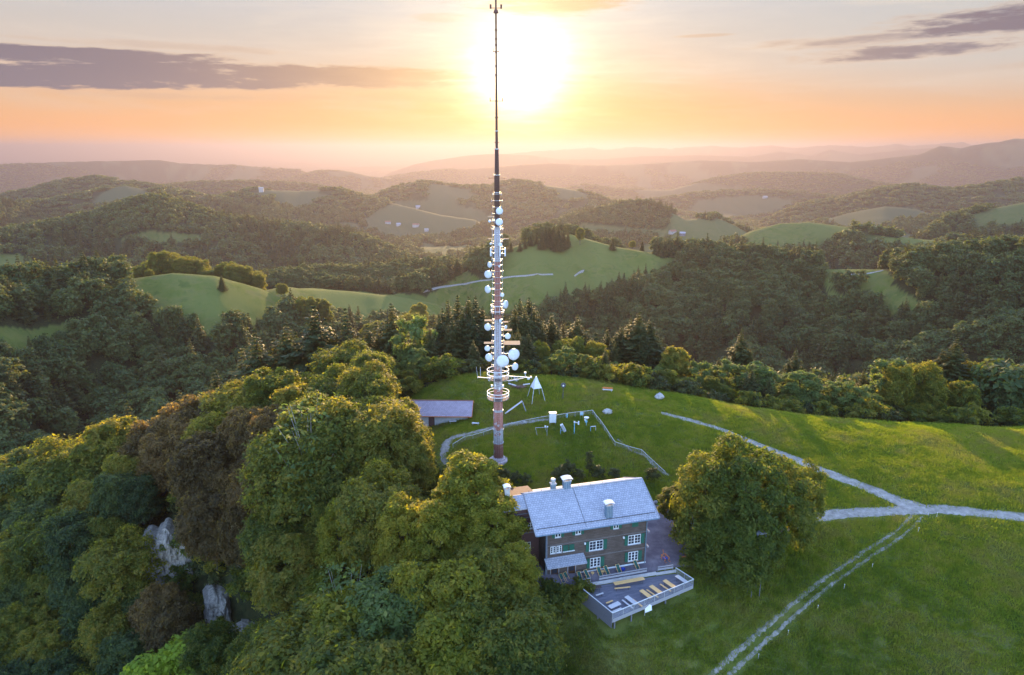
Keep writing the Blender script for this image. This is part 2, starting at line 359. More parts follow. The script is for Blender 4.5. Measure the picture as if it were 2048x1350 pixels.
# ground material: grass with mowing, clover and dry patches; forest floor and far woods by land cover
m_ground, T = new_mat('meadow_and_forest_ground')
pos = T.node('ShaderNodeNewGeometry').outputs['Position']
att = T.node('ShaderNodeAttribute'); att.attribute_name = 'cover'; fo = att.outputs['Fac']
n1 = T.noise(pos, .055, 5, .6); n2 = T.noise(pos, .7, 5, .65); n3 = T.noise(pos, 5.0, 3, .7); n4 = T.noise(pos, .008, 5, .6)
g = T.ramp(n1, [(.30, (.070, .095, .018)), (.45, (.100, .120, .022)), (.55, (.145, .136, .040)), (.66, (.070, .102, .020)), (.80, (.052, .085, .018))])
g = T.mix(T.smooth(n2, .42, .75), g, (.105, .125, .036, 1))
g = T.mix(T.math('MULTIPLY', T.smooth(n3, .5, .8), .55), g, (.030, .062, .010, 1))
g = T.mix(T.math('MULTIPLY', T.smooth(T.noise(pos, .11, 6, .7), .52, .66), .7), g, (.125, .112, .048, 1))
g = T.mix(T.math('MULTIPLY', T.smooth(T.noise(pos, .09, 5, .6, 1.0), .54, .64), .6), g, (.034, .070, .012, 1))
mw = T.mix(T.smooth(n4, .4, .6), g, (.112, .128, .034, 1))
far = T.ramp(T.noise(pos, .03, 8, .7), [(.3, (.014, .022, .014)), (.5, (.022, .032, .016)), (.7, (.040, .048, .022))])
near_fl = T.ramp(n2, [(.3, (.020, .022, .012)), (.6, (.040, .045, .018)), (.8, (.060, .048, .028))])
dist = T.vmath('LENGTH', pos, out=1)
ff = T.mix(T.smooth(dist, 500, 1500), near_fl, far)
mw = T.mix(T.smooth(dist, 900, 2600), mw, (.070, .080, .040, 1))
col = T.mix(fo, mw, ff)
bh = T.math('ADD', T.math('MULTIPLY', n3, .5), T.math('MULTIPLY', n2, .8))
out_surf(T, bsdf(T, col, .95, .03, bump(T, bh, .9, .3)))

ter = mesh_np('terrain', np.c_[TX.ravel(), TY.ravel(), TZ.ravel()], q, m_ground)
at = ter.attributes.new('cover', 'FLOAT', 'POINT'); at.data.foreach_set('value', FM.ravel().astype(np.float32))
to = bpy.data.objects.new('terrain', ter); sc.collection.objects.link(to); to['kind'] = 'structure'
bm = bmesh.new(); bm.from_mesh(ter); ring = [v for v in bm.verts if v.index < na]
bm.verts.ensure_lookup_table(); bm.faces.new([bm.verts[i] for i in range(na)][::-1]); bm.to_mesh(ter); bm.free()
_ztab = TZ
_lr = np.log(r_)
def ground(x, y):
    """height of the built sheet at a point (bilinear on the polar grid)"""
    x = np.atleast_1d(np.asarray(x, float)); y = np.atleast_1d(np.asarray(y, float))
    R = np.hypot(x, y); A = np.arctan2(x, y)
    i = np.clip(np.searchsorted(r_, R)-1, 0, nr-2); j = np.clip(np.searchsorted(a_, A)-1, 0, na-2)
    fi = (R-r_[i])/(r_[i+1]-r_[i]); fj = (A-a_[j])/(a_[j+1]-a_[j])
    return (_ztab[i, j]*(1-fi)+_ztab[i+1, j]*fi)*(1-fj)+(_ztab[i, j+1]*(1-fi)+_ztab[i+1, j+1]*fi)*fj
def gz(x, y): return float(ground(x, y)[0])

# ---------------------------------------------------------------- object helpers
COL = sc.collection
def link(name, me, parent=None):
    o = bpy.data.objects.new(name, me); COL.objects.link(o)
    if parent is not None: o.parent = parent
    return o
def tag(o, label=None, cat=None, group=None, kind=None):
    if label: o['label'] = label
    if cat: o['category'] = cat
    if group: o['group'] = group
    if kind: o['kind'] = kind
    return o
def thing(name, label, cat, loc=(0, 0, 0), rz=0.0, group=None):
    o = link(name, None); o.location = loc; o.rotation_euler = (0, 0, rz); o.empty_display_size = .3
    return tag(o, label, cat, group)
class MB:
    """collects simple shapes, built as one mesh"""
    def __init__(s): s.v = []; s.f = []
    def add(s, vs, fs):
        b = len(s.v); s.v += [tuple(v) for v in vs]; s.f += [tuple(b+i for i in f) for f in fs]; return s
    def box(s, x0, y0, z0, x1, y1, z1, M=None):
        vs = [Vector((x, y, z)) for z in (z0, z1) for (x, y) in ((x0, y0), (x1, y0), (x1, y1), (x0, y1))]
        if M is not None: vs = [M@v for v in vs]
        return s.add(vs, [(0, 3, 2, 1), (4, 5, 6, 7), (0, 1, 5, 4), (1, 2, 6, 5), (2, 3, 7, 6), (3, 0, 4, 7)])
    def tube(s, p0, p1, r0, r1=None, n=8, caps=True):
        p0 = Vector(p0); p1 = Vector(p1); r1 = r0 if r1 is None else r1
        d = (p1-p0); L = d.length
        if L < 1e-6: return s
        q = d.to_track_quat('Z', 'Y'); vs = []
        for (p, r) in ((p0, r0), (p1, r1)):
            for i in range(n):
                a = 2*math.pi*i/n; vs.append(p+q@Vector((r*math.cos(a), r*math.sin(a), 0)))
        fs = [(i, (i+1) % n, n+(i+1) % n, n+i) for i in range(n)]
        if caps: fs += [tuple(range(n))[::-1], tuple(range(n, 2*n))]
        return s.add(vs, fs)
    def bar(s, p0, p1, w, h):
        p0 = Vector(p0); p1 = Vector(p1); d = p1-p0; q = d.to_track_quat('Y', 'Z'); L = d.length
        M = Matrix.Translation(p0)@q.to_matrix().to_4x4()
        return s.box(-w/2, 0, -h/2, w/2, L, h/2, M)
    def lathe(s, prof, n=16, M=None):
        vs = []; fs = []
        for (r, z) in prof:
            for i in range(n):
                a = 2*math.pi*i/n; v = Vector((r*math.cos(a), r*math.sin(a), z)); vs.append(M@v if M is not None else v)
        for k in range(len(prof)-1):
            for i in range(n): fs.append((k*n+i, k*n+(i+1) % n, (k+1)*n+(i+1) % n, (k+1)*n+i))
        fs += [tuple(range(n))[::-1], tuple(range((len(prof)-1)*n, len(prof)*n))]
        return s.add(vs, fs)
    def ring(s, c, R, r, n=28, m=6):
        vs = []; fs = []
        for i in range(n):
            a = 2*math.pi*i/n
            for j in range(m):
                b = 2*math.pi*j/m; q = R+r*math.cos(b); vs.append((c[0]+q*math.cos(a), c[1]+q*math.sin(a), c[2]+r*math.sin(b)))
        for i in range(n):
            for j in range(m): fs.append((i*m+j, ((i+1) % n)*m+j, ((i+1) % n)*m+(j+1) % m, i*m+(j+1) % m))
        return s.add(vs, fs)
    def prism(s, poly, z0, z1, M=None):
        n = len(poly); vs = [Vector((x, y, z0)) for x, y in poly]+[Vector((x, y, z1)) for x, y in poly]
        if M is not None: vs = [M@v for v in vs]
        return s.add(vs, [tuple(range(n))[::-1], tuple(range(n, 2*n))]+[(i, (i+1) % n, n+(i+1) % n, n+i) for i in range(n)])
    def mesh(s, name, mat, smooth=False, bev=0):
        me = bpy.data.meshes.new(name); me.from_pydata([tuple(v) for v in s.v], [], s.f)
        b = bmesh.new(); b.from_mesh(me)
        if bev: bmesh.ops.bevel(b, geom=[e for e in b.edges if e.is_manifold and e.calc_face_angle(0) > .6], offset=bev, segments=1, affect='EDGES')
        bmesh.ops.recalc_face_normals(b, faces=b.faces); b.to_mesh(me); b.free()
        if smooth:
            me.polygons.foreach_set('use_smooth', np.ones(len(me.polygons), bool))
        me.materials.append(mat); return me
    def build(s, name, mat, parent=None, smooth=False, bev=0, loc=None):
        o = link(name, s.mesh(name, mat, smooth, bev), parent)
        if loc: o.location = loc
        return o
def copy_tree(o, parent=None):
    c = o.copy(); COL.objects.link(c)
    if parent is not None: c.parent = parent
    for ch in list(o.children): copy_tree(ch, c)
    return c

# ---------------------------------------------------------------- foliage materials
def leaf_mat(name, cols, trans, tw=.5):
    m, T = new_mat(name)
    oi = T.node('ShaderNodeObjectInfo').outputs['Random']
    ge = T.node('ShaderNodeNewGeometry')
    pos = T.node('ShaderNodeTexCoord').outputs['Object']
    isl = ge.outputs['Random Per Island']
    nn = T.noise(pos, .55, 3, .65)
    f = T.math('ADD', T.math('MULTIPLY', isl, .42), T.math('ADD', T.math('MULTIPLY', oi, .42), T.math('MULTIPLY', T.math('SUBTRACT', nn, .5), 1.2)))  # clump-size noise in the leaf tone, standing in for self-shadow
    c = T.ramp(f, cols)
    tr = T.ramp(f, trans)
    d = bsdf(T, c, .62, .25)
    t = T.node('ShaderNodeBsdfTranslucent'); T.put(t.inputs[0], tr)
    mx = T.node('ShaderNodeMixShader'); mx.inputs[0].default_value = tw; T.l.new(d, mx.inputs[1]); T.l.new(t.outputs[0], mx.inputs[2])
    out_surf(T, mx.outputs[0]); return m
M_LEAF = leaf_mat('beech_leaves', [(.08, (.020, .042, .010)), (.36, (.050, .078, .014)), (.62, (.104, .116, .020)), (.92, (.180, .150, .032))],
                  [(.1, (.30, .36, .02)), (.5, (.56, .50, .025)), (.9, (.80, .58, .03))])
M_ASH = leaf_mat('pale_leaves', [(.1, (.060, .095, .030)), (.5, (.085, .125, .040)), (.9, (.12, .15, .05))],
                 [(.1, (.24, .34, .05)), (.5, (.38, .44, .06)), (.9, (.50, .50, .08))])
M_GOLD = leaf_mat('yellow_green_leaves', [(.1, (.055, .080, .010)), (.45, (.120, .135, .016)), (.9, (.21, .185, .028))], [(.1, (.40, .46, .02)), (.9, (.85, .66, .03))], .5)
M_RUSS = leaf_mat('russet_green_leaves', [(.1, (.034, .030, .014)), (.45, (.078, .060, .024)), (.9, (.140, .100, .040))], [(.1, (.36, .26, .04)), (.9, (.70, .42, .05))], .45)  # russet tone put in, partly the lens-flare tint over these woods
M_DARKL = leaf_mat('dark_green_leaves', [(.1, (.012, .030, .014)), (.45, (.030, .058, .022)), (.9, (.065, .092, .030))], [(.1, (.16, .26, .04)), (.9, (.50, .48, .05))], .45)
M_MAPLE = leaf_mat('maple_leaves', [(.1, (.026, .052, .010)), (.45, (.066, .092, .014)), (.9, (.155, .145, .022))], [(.1, (.28, .36, .02)), (.9, (.62, .54, .03))], .45)
M_NEED = leaf_mat('spruce_needles', [(.1, (.026, .042, .014)), (.5, (.048, .062, .018)), (.9, (.078, .082, .024))],
                  [(.1, (.10, .13, .02)), (.9, (.34, .28, .04))], .35)
M_BRIGHT = leaf_mat('lime_leaves', [(.1, (.12, .19, .02)), (.5, (.17, .24, .02)), (.9, (.22, .28, .03))],
                    [(.1, (.42, .52, .03)), (.9, (.55, .60, .04))])
M_FAR = leaf_mat('wood_leaves', [(.1, (.036, .066, .022)), (.4, (.060, .090, .026)), (.65, (.082, .104, .030)), (.9, (.110, .118, .038))],
                 [(.1, (.14, .20, .03)), (.9, (.34, .30, .04))], .38)
def bark(name, a, b, sc_=3.0):
    m, T = new_mat(name); pos = T.node('ShaderNodeTexCoord').outputs['Object']
    mp = T.node('ShaderNodeMapping'); mp.inputs['Scale'].default_value = (1, 1, .25); T.l.new(pos, mp.inputs[0])
    n = T.noise(mp.outputs[0], sc_, 5, .7); c = T.ramp(n, [(.35, a), (.65, b)])
    out_surf(T, bsdf(T, c, .9, .1, bump(T, n, .6, .05))); return m
M_BARK = bark('beech_bark', (.07, .062, .052), (.16, .145, .12)); M_SBARK = bark('spruce_bark', (.05, .035, .026), (.11, .08, .06))

# ---------------------------------------------------------------- tree prototypes (numpy quads)
def quads(C, N_, S, rs, asp=1.5):
    """leaf sprays: one bent quad per centre; C centres, N_ normals, S sizes"""
    n = len(C); t = rs.normal(size=(n, 3)); t -= (t*N_).sum(1, keepdims=True)*N_; t /= np.linalg.norm(t, axis=1, keepdims=True)+1e-9
    b = np.cross(N_, t); S = S[:, None]
    v = np.stack([C-t*S*.5*asp, C-b*S*.42+N_*S*.10, C+t*S*.5*asp, C+b*S*.42+N_*S*.10], 1)
    v += rs.normal(size=v.shape)*S[:, None]*.06
    f = np.arange(n*4).reshape(n, 4); return v.reshape(-1, 3), f
def unit(v): return v/(np.linalg.norm(v, axis=-1, keepdims=True)+1e-9)
def broad_crown(seed, H, Rw, base, nl, nleaf, leaf, pointy=.8, flat=1.0):
    """lobed crown; nl lobes; returns verts, faces, lobe centres"""
    rs = np.random.RandomState(seed); cz = base+(H-base)*.45; hz_ = (H-base)*.56
    L = []
    for i in range(nl):
        u = (i+.5)/nl; ph = i*2.39996+rs.rand()*.5; el_ = math.asin(min(1, max(-1, -.55+1.5*u)))
        k = .66+.28*rs.rand(); rr = Rw*k*math.cos(el_)**pointy; zz = cz+hz_*.78*math.sin(el_)*(.9+.2*rs.rand())
        L.append((rr*math.cos(ph), rr*math.sin(ph), zz, Rw*(.20+.16*rs.rand())))
    L.append((0, 0, cz+hz_*.55, Rw*.34)); L.append((rs.normal()*.1*Rw, rs.normal()*.1*Rw, cz, Rw*.52))
    L = np.array(L); wgt = L[:, 3]**2; wgt /= wgt.sum(); k = rs.choice(len(L), nleaf, p=wgt)
    d = unit(rs.normal(size=(nleaf, 3))); d[:, 2] = np.where((d[:, 2] < -.1) & (rs.rand(nleaf) < .72), -d[:, 2], d[:, 2])
    wob = 1+.22*np.sin(d[:, 0]*5+k)*np.cos(d[:, 1]*6+k*2)+.10*rs.normal(size=nleaf)
    r = L[k, 3]*wob*(1-.30*rs.rand(nleaf)**1.6)
    P = L[k, :3]+d*r[:, None]*np.array([1, 1, .82*flat])
    # small sprays gathered into twigs: pull leaves to nearby twig tips
    tips = P[rs.choice(nleaf, nleaf//9)]; grp = rs.randint(0, len(tips), nleaf)
    m = rs.rand(nleaf) < .55; P[m] = tips[grp[m]]+rs.normal(size=(m.sum(), 3))*leaf*.95*np.array([1, 1, .5])
    cen = np.array([0, 0, cz]); nrm = unit(unit(P-cen)*.5+d*.5+np.array([0, 0, .55])+rs.normal(size=P.shape)*.42)
    v, f = quads(P, nrm, leaf*(.42+1.2*rs.rand(nleaf)**1.5), rs); k_ = (H-base*.5)/(np.percentile(v[:, 2], 99.7)-base*.5)
    v[:, 2] = base*.5+(v[:, 2]-base*.5)*k_; L[:, 2] = base*.5+(L[:, 2]-base*.5)*k_; return v, f, L
def spruce_crown(seed, H, Rw, base, lv, leaf, dens=1.0):
    rs = np.random.RandomState(seed); C = []; Nn = []; S = []
    for i in range(lv):
        t = i/(lv-1.); z = base+(H-base)*t**.92; R = Rw*1.50*(1-t)**.94*(1+.16*math.sin(i*2.3))*(.74+.46*rs.rand())+.12
        nb = int(6+4*(1-t)); off = rs.rand()*6.28
        for b in range(nb):
            ph = off+b*6.283/nb+rs.normal()*.16; L = R*(.72+.42*rs.rand()); droop = .10+.26*(1-t)
            m = max(2, int(L/leaf*2.6*dens)); u = (np.arange(m)+rs.rand(m)*.6)/m
            rr = u*L; zz = z-droop*L*u**1.3+.16*L*u**3; wd = .30*L*(1-u)*(u > .12)+leaf*.25
            for sd_ in (-1, 0, 1):
                o = sd_*wd*(.5+.6*rs.rand(m)); x = rr*math.cos(ph)-o*math.sin(ph); y = rr*math.sin(ph)+o*math.cos(ph)
                C.append(np.c_[x, y, zz-np.abs(o)*.25-rs.rand(m)*leaf*.35])
                nv = np.c_[np.full(m, math.cos(ph)*.45), np.full(m, math.sin(ph)*.45), np.full(m, .8)]+rs.normal(size=(m, 3))*.33
                Nn.append(unit(nv)); S.append(leaf*(.65+.6*rs.rand(m))*(.42+.58*min(1, 2.2*(1-t))))
    C = np.concatenate(C); v, f = quads(C, np.concatenate(Nn), np.concatenate(S), rs, 1.8); return v, f
def trunk_mesh(name, seed, H, r, lobes, mat, base):
    rs = random.Random(seed); mb = MB(); pts = []; x = y = 0.0; n = 7
    for i in range(n+1):
        t = i/n; pts.append(Vector((x, y, -1.2+(H*.86+1.2)*t))); x += rs.uniform(-.05, .05)*H*.12; y += rs.uniform(-.05, .05)*H*.12
    rr = [r*(1.25 if i == 0 else 1)*(1-.88*i/n) for i in range(n+1)]
    for i in range(n): mb.tube(pts[i], pts[i+1], rr[i], rr[i+1], 8, caps=False)
    if lobes is not None:
        for L in lobes:
            t = Vector(L[:3]); k = max(1, min(n-1, int((t.z*.55+1.2)/(H*.86+1.2)*n))); a = pts[k]; b = a.lerp(t, .55)+Vector((0, 0, H*.03))
            q = r*.36*(1-k/n*.5); mb.tube(a, b, q, q*.6, 5, caps=False); mb.tube(b, t, q*.6, q*.2, 5, caps=False)
    return mb.mesh(name, mat, smooth=True)
CROWN = {}; TRUNK = {}
def proto_broad(key, seed, H, Rw, base, nl, nleaf, leaf, mat=M_LEAF, r=.32, **kw):
    v, f, L = broad_crown(seed, H, Rw, base, nl, nleaf, leaf, **kw)
    CROWN[key] = mesh_np('crown', v, f, mat, smooth=False); TRUNK[key] = trunk_mesh('trunk', seed, H, r, L, M_BARK, base)
def proto_spruce(key, seed, H, Rw, base, lv, leaf, dens=1.0, r=.3):
    v, f = spruce_crown(seed, H, Rw, base, lv, leaf, dens)
    CROWN[key] = mesh_np('crown', v, f, M_NEED, smooth=False); TRUNK[key] = trunk_mesh('trunk', seed, H*1.12, r, None, M_SBARK, base)
# near: unit heights 20 m / 26 m
for i, (Rw, nl, base) in enumerate([(6.6, 26, 3.5), (5.6, 22, 4.5), (7.6, 30, 3.0), (5.0, 20, 3.0), (6.2, 24, 5.0)]):
    proto_broad('b%d' % i, 11+i, 20, Rw, base, int(nl*1.9), 42000, .31, pointy=(.8, .6, .7, .9, .75)[i])
proto_broad('b5', 29, 20, 7.2, -1.5, 44, 36000, .34, mat=M_MAPLE, pointy=.5)
proto_broad('b6', 28, 20, 6.0, 2.5, 44, 30000, .36, mat=M_ASH, pointy=.6)
for i, (Rw, lv) in enumerate([(5.0, 46), (4.2, 44), (5.8, 48)]): proto_spruce('s%d' % i, 31+i, 26, Rw, 1.6, lv, .50, 1.0)
proto_broad('p0', 51, 12, 3.6, 1.2, 16, 9000, .30, mat=M_ASH, r=.13, pointy=.6); proto_broad('p1', 52, 12, 2.9, 1.0, 14, 8000, .28, mat=M_ASH, r=.12, pointy=.9)
proto_broad('y0', 61, 10, 3.4, .6, 14, 9000, .28, mat=M_BRIGHT, r=.12)
proto_broad('u0', 71, 3.2, 1.9, .1, 9, 2600, .20, r=.05); proto_broad('u1', 72, 2.2, 1.1, .0, 8, 1500, .16, mat=M_NEED, r=.05)
M_PBARK = bark('pale_dead_wood', (.22, .20, .19), (.42, .39, .36)); proto_broad('d0', 66, 20, 4.6, 4, 34, 1500, .30, mat=M_ASH, r=.22); TRUNK['d0'] = trunk_mesh('trunk', 66, 20, .24, broad_crown(66, 20, 4.6, 4, 34, 50, .3)[2], M_PBARK, 4)
proto_broad('b7', 15, 20, 5.2, 1.5, 46, 42000, .31, mat=M_GOLD, pointy=.95)
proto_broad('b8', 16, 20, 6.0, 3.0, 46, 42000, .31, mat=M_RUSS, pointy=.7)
proto_broad('b9', 17, 20, 5.8, 3.0, 44, 42000, .31, mat=M_DARKL, pointy=.75)
# middle distance
for i in range(4): proto_broad('m%d' % i, 81+i, 18, 5.4+.5*i, 2.5, 12+2*i, 1500, 1.0, mat=M_FAR, r=.3)
for i in range(2): proto_spruce('n%d' % i, 91+i, 24, 4.2+.6*i, 1.5, 16, 1.35, .8, r=.3)
def tree(kind, key, x, y, s=1.0, rz=None, label=None, group=None, z=None, name=None, cat='tree', sxy=None, tilt=(0, 0)):
    z = gz(x, y) if z is None else z
    rz = random.uniform(0, 6.28) if rz is None else rz
    o = thing(name or kind, label, cat, (x, y, z), rz, group)
    o.rotation_euler = (tilt[0], tilt[1], rz)
    o.scale = (s*(sxy or 1), s*(sxy or 1), s)
    link('trunk', TRUNK[key], o); link('crown', CROWN[key], o)
    if kind.endswith('_tree'): o['category'] = kind.replace('_', ' ')
    return o

# ---------------------------------------------------------------- the woods
random.seed(3); RS = np.random.RandomState(77)
# the wide forests: one mass each, instanced over points
def cull(x, y): return (np.abs(np.arctan2(x, y)) < rad(44)) & (y > 0)
def wood(name, label, r0, r1, sp, keys, smin, smax, thr=.5, spr=.18, back=True):
    n = int((r1*r1-r0*r0)*rad(44)/(sp*sp)); R = np.sqrt(RS.rand(n)*(r1*r1-r0*r0)+r0*r0); A = (RS.rand(n)*2-1)*rad(44)
    x = R*np.sin(A); y = R*np.cos(A); z = ground(x, y); f = forest(x, y, z)
    ok = f+RS.normal(size=n)*.04 > thr
    # leave out what lies well behind a skyline seen from anywhere near the camera
    d = .012*R; vis = np.zeros(n); H2 = CAM_Z+12
    m = np.ones(n, bool)
    for t in np.linspace(.35, .97, 26):
        zz = ground(x*t, y*t)+(10 if r0 < 1500 else 0); m &= (H2+(z+24-H2)*t) > zz
    ok &= m
    x, y, z = x[ok], y[ok], z[ok]; n = len(x); print(name, n)
    me = bpy.data.meshes.new(name); me.vertices.add(n); me.vertices.foreach_set('co', np.c_[x, y, z-.6].astype(np.float32).ravel())
    sp_n = fbm(x/90, y/90, 3); ki = np.where(sp_n+RS.normal(size=n)*.25 > .50-spr, 1, 0)
    idx_ = np.where(ki == 1, len([k for k in keys if k[0] == 'm'])+RS.randint(0, max(1, len([k for k in keys if k[0] == 'n'])), n), RS.randint(0, len([k for k in keys if k[0] == 'm']), n))
    for nm, dat, ty in (('pick', idx_.astype(np.int32), 'INT'), ('size', (smin+(smax-smin)*RS.rand(n)).astype(np.float32), 'FLOAT'), ('turn', (RS.rand(n)*6.28).astype(np.float32), 'FLOAT')):
        a = me.attributes.new(nm, ty, 'POINT'); a.data.foreach_set('value', dat)
    me.update(); o = link(name, me); tag(o, label, 'woodland', kind='stuff')
    col = bpy.data.collections.new(name+' sources')
    for i, k in enumerate(keys): so = bpy.data.objects.new('%02d' % i, CROWN[k]); col.objects.link(so)
    g = bpy.data.node_groups.new(name, 'GeometryNodeTree'); g.interface.new_socket('Geometry', in_out='INPUT', socket_type='NodeSocketGeometry')
    g.interface.new_socket('Geometry', in_out='OUTPUT', socket_type='NodeSocketGeometry')
    nd = g.nodes; gi = nd.new('NodeGroupInput'); go = nd.new('NodeGroupOutput'); ci = nd.new('GeometryNodeCollectionInfo')
    ci.inputs[0].default_value = col; ci.inputs['Separate Children'].default_value = True; ci.inputs['Reset Children'].default_value = True
    ip = nd.new('GeometryNodeInstanceOnPoints'); ip.inputs['Pick Instance'].default_value = True
    def na(nm, ty): q_ = nd.new('GeometryNodeInputNamedAttribute'); q_.data_type = ty; q_.inputs[0].default_value = nm; return q_.outputs[0]
    cx = nd.new('ShaderNodeCombineXYZ'); g.links.new(na('turn', 'FLOAT'), cx.inputs[2])
    L = g.links.new; L(gi.outputs[0], ip.inputs['Points']); L(ci.outputs[0], ip.inputs['Instance']); L(na('pick', 'INT'), ip.inputs['Instance Index'])
    L(cx.outputs[0], ip.inputs['Rotation']); L(na('size', 'FLOAT'), ip.inputs['Scale']); L(ip.outputs[0], go.inputs[0])
    mo = o.modifiers.new('scatter', 'NODES'); mo.node_group = g
    return o
# coarser crowns for the far slopes
for i in range(3):
    v, f, L = broad_crown(101+i, 16, 6.6+i, 1.0, 8, 260, 2.6); CROWN['mf%d' % i] = mesh_np('crown', v, f, M_FAR, smooth=False)
v, f = spruce_crown(111, 24, 4.6, 1.0, 8, 2.4, .8); CROWN['nf0'] = mesh_np('crown', v, f, M_NEED, smooth=False)
for i in range(2):
    v, f, L = broad_crown(121+i, 15, 13.0+3*i, 0.0, 9, 170, 5.0, flat=.6); CROWN['mg%d' % i] = mesh_np('crown', v, f, M_FAR, smooth=False)
wood('mixed_forest', 'dense mixed forest on the valley sides beyond the hilltop', 215, 1150, 6.6, ['m0', 'm1', 'm2', 'm3', 'n0', 'n1'], .5, 1.25)
wood('distant_forest', 'hazy dark forest on the hills in the middle distance', 1150, 2600, 11, ['mf0', 'mf1', 'mf2', 'nf0'], .6, 1.1)
wood('far_forest', 'pale hazed woods on the far hills', 2600, 9000, 26, ['mg0', 'mg1'], .6, 1.1)

# ---------------------------------------------------------------- trees that stand out one by one
TRS = []
def at_top(kind, key, px, py, Y, label=None, group=None, sxy=None, smin=.3, smax=2.2, rz=None):
    """a tree whose top shows at (px, py) when it stands Y metres out"""
    H0 = {'d': 20, 'b': 20, 's': 26, 'p': 12, 'y': 10, 'u': 3.2, 'm': 18}[key[0]]
    x, y, zt = atY(px, py, Y); z = gz(x, y); s = min(smax, max(smin, (zt-z)/H0))
    TRS.append((x, y, s)); return tree(kind, key, x, y, s, rz, label, group, z=z-.2, sxy=sxy)
R_ = random.Random(12)
# courtyard trees by the inn
at_top('maple_tree', 'b5', 1428, 898, 99.5, 'broad dark green tree beside the gravel yard, nearest to the inn of the yard trees', sxy=.80, rz=.4)
at_top('maple_tree', 'b5', 1500, 884, 97.5, 'large dark green tree at the meadow edge with a picnic table under it', sxy=.80, rz=2.0)
at_top('maple_tree', 'b5', 1622, 926, 108, 'golden sunlit tree between the inn yard and the gravel road', sxy=.66, rz=1.1)
at_top('maple_tree', 'b3', 1356, 975, 106, 'small sunlit tree close to the right end of the inn', sxy=1.5, rz=.2)
at_top('maple_tree', 'b5', 1562, 930, 101, 'lower dark tree between the picnic table and the gravel road', sxy=1.0, rz=.9)
at_top('maple_tree', 'b5', 1478, 1012, 94.5, 'lowest dark tree at the front foot of the yard trees', sxy=1.15, rz=2.2)
# spruces behind the crest: (px, py, Y, width)
SPR = [(480,680,196,1),(508,664,188,1),(568,630,192,1),(625,606,192,1.15),(690,622,200,.7),(735,655,196,.9),(782,612,196,1),(752,650,205,1),(878,636,192,.8),(895,606,198,.9),(915,596,204,.9),
 (937,598,196,.9),(951,597,200,.9),(970,640,192,.9),(985,650,196,1),(1020,640,194,.9),(1040,603,200,.95),(1058,600,202,1),(1078,628,198,1),(1103,632,195,1),(1127,648,205,1),(1155,634,196,1.1),
 (1215,660,196,.8),(1243,655,192,.9),(1262,640,194,.9),(1279,628,190,1.2),(1300,642,192,1.1),(1485,663,190,.95),(1593,702,186,.9),(1820,716,184,1),(1887,704,186,1),(1916,680,184,1.2),(2014,722,190,.8),
 (2040,735,186,.8),(650,642,200,.8),(664,658,196,.8),(545,662,196,.9),(590,668,198,.9),(526,694,196,.8),(706,662,202,.9),(800,652,200,.9),(762,664,196,.9),(862,652,196,.8),(884,622,200,.9),(905,640,188,.9),(925,622,190,.9),(945,632,187,.9),(965,618,200,.9),(1008,628,198,.9),(1030,616,190,.9),(1049,620,188,.9),(1068,615,194,.9),(1085,650,188,.9),(1116,660,192,.9),(1141,664,196,.9),(1176,662,200,.8),(1232,672,190,.9),(1251,654,200,.9),(1288,655,186,1),(1317,682,190,.9),(1470,692,192,.8),(1502,702,188,.8),(1578,728,186,.8),(1606,728,190,.8),(1868,732,184,.9),(1902,712,188,.9),(1934,714,186,.9),(1850,742,184,.9),(335,755,215,.8),(352,752,212,.9),(252,806,190,.8),(430,745,200,.8)]
G_S = 'spruces standing behind the hilltop meadow'
names = {2: 'broad sunlit spruce left of the narrow dark spruce pair, between two spruces', 3: 'tallest dark spruce in the left half, over the sunlit woods', 4: 'thin half-bare spruce left of the bushy spruce by the pale trees',
 25: 'wide multi-topped spruce right of the mast, in the row behind the meadow', 27: 'lone slim spruce over pale bushes behind the meadow, left of the far right group', 28: 'small pointed spruce low in the bushes behind the right meadow', 31: 'tallest spruce at the right edge of the hilltop'}
for i, (a, b, Y, k) in enumerate(SPR):
    at_top('spruce_tree', 's%d' % (i % 3), a, b-6, Y, names.get(i, 'pointed dark spruce in the row behind the hilltop meadow'), None if i in names else G_S, sxy=k*1.5)
# broadleaved trees behind the crest
BACK = [(692,688,166,'b4',1.2,'rounded green tree with a smooth domed top behind the barn'),(825,636,186,'p0',.8,'narrow yellow-green tree beside the tall brown spruces'),(838,694,168,'p1',1.0,'pale half-bare tree right of the domed green tree'),
 (770,716,176,'b1',1,None),(650,745,176,'b1',1,None),(605,752,176,'b3',1,None),(560,756,178,'b0',1,None),(858,716,172,'b1',.8,None),(1078,684,178,'b0',.75,'reddish green bushy tree just right of the mast'),(1140,676,184,'b2',.9,None),(1190,684,184,'b4',.9,None),
 (1226,722,178,'p1',.9,None),(1352,694,180,'b3',1,'bright green tree between the wide spruce and the pale bushes'),(1330,728,176,'b1',1,None),(1398,724,178,'p0',1,None),(1424,735,180,'b0',.9,None),(1452,722,176,'p1',1.1,None),(1510,726,174,'p0',1.2,'large pale green tree in front of the lone slim spruce'),
 (1545,738,176,'p1',1.2,None),(1604,742,172,'p0',1.2,None),(1625,756,170,'p1',1.1,None),(1668,765,170,'p0',1,None),(1695,762,168,'p0',1,None),(1722,772,166,'p1',1.2,None),(1780,716,176,'p1',1.1,'tall pale tree with one branch reaching left behind the right meadow'),
 (1800,730,172,'b1',.8,None),(1845,722,176,'b0',.9,None),(1960,728,182,'b4',1,None),(1995,742,178,'b2',1,None),(2035,752,176,'b0',1,None),(2075,740,180,'b1',1,None),(1870,760,170,'b3',1,None),(1930,765,170,'b1',1,None)]
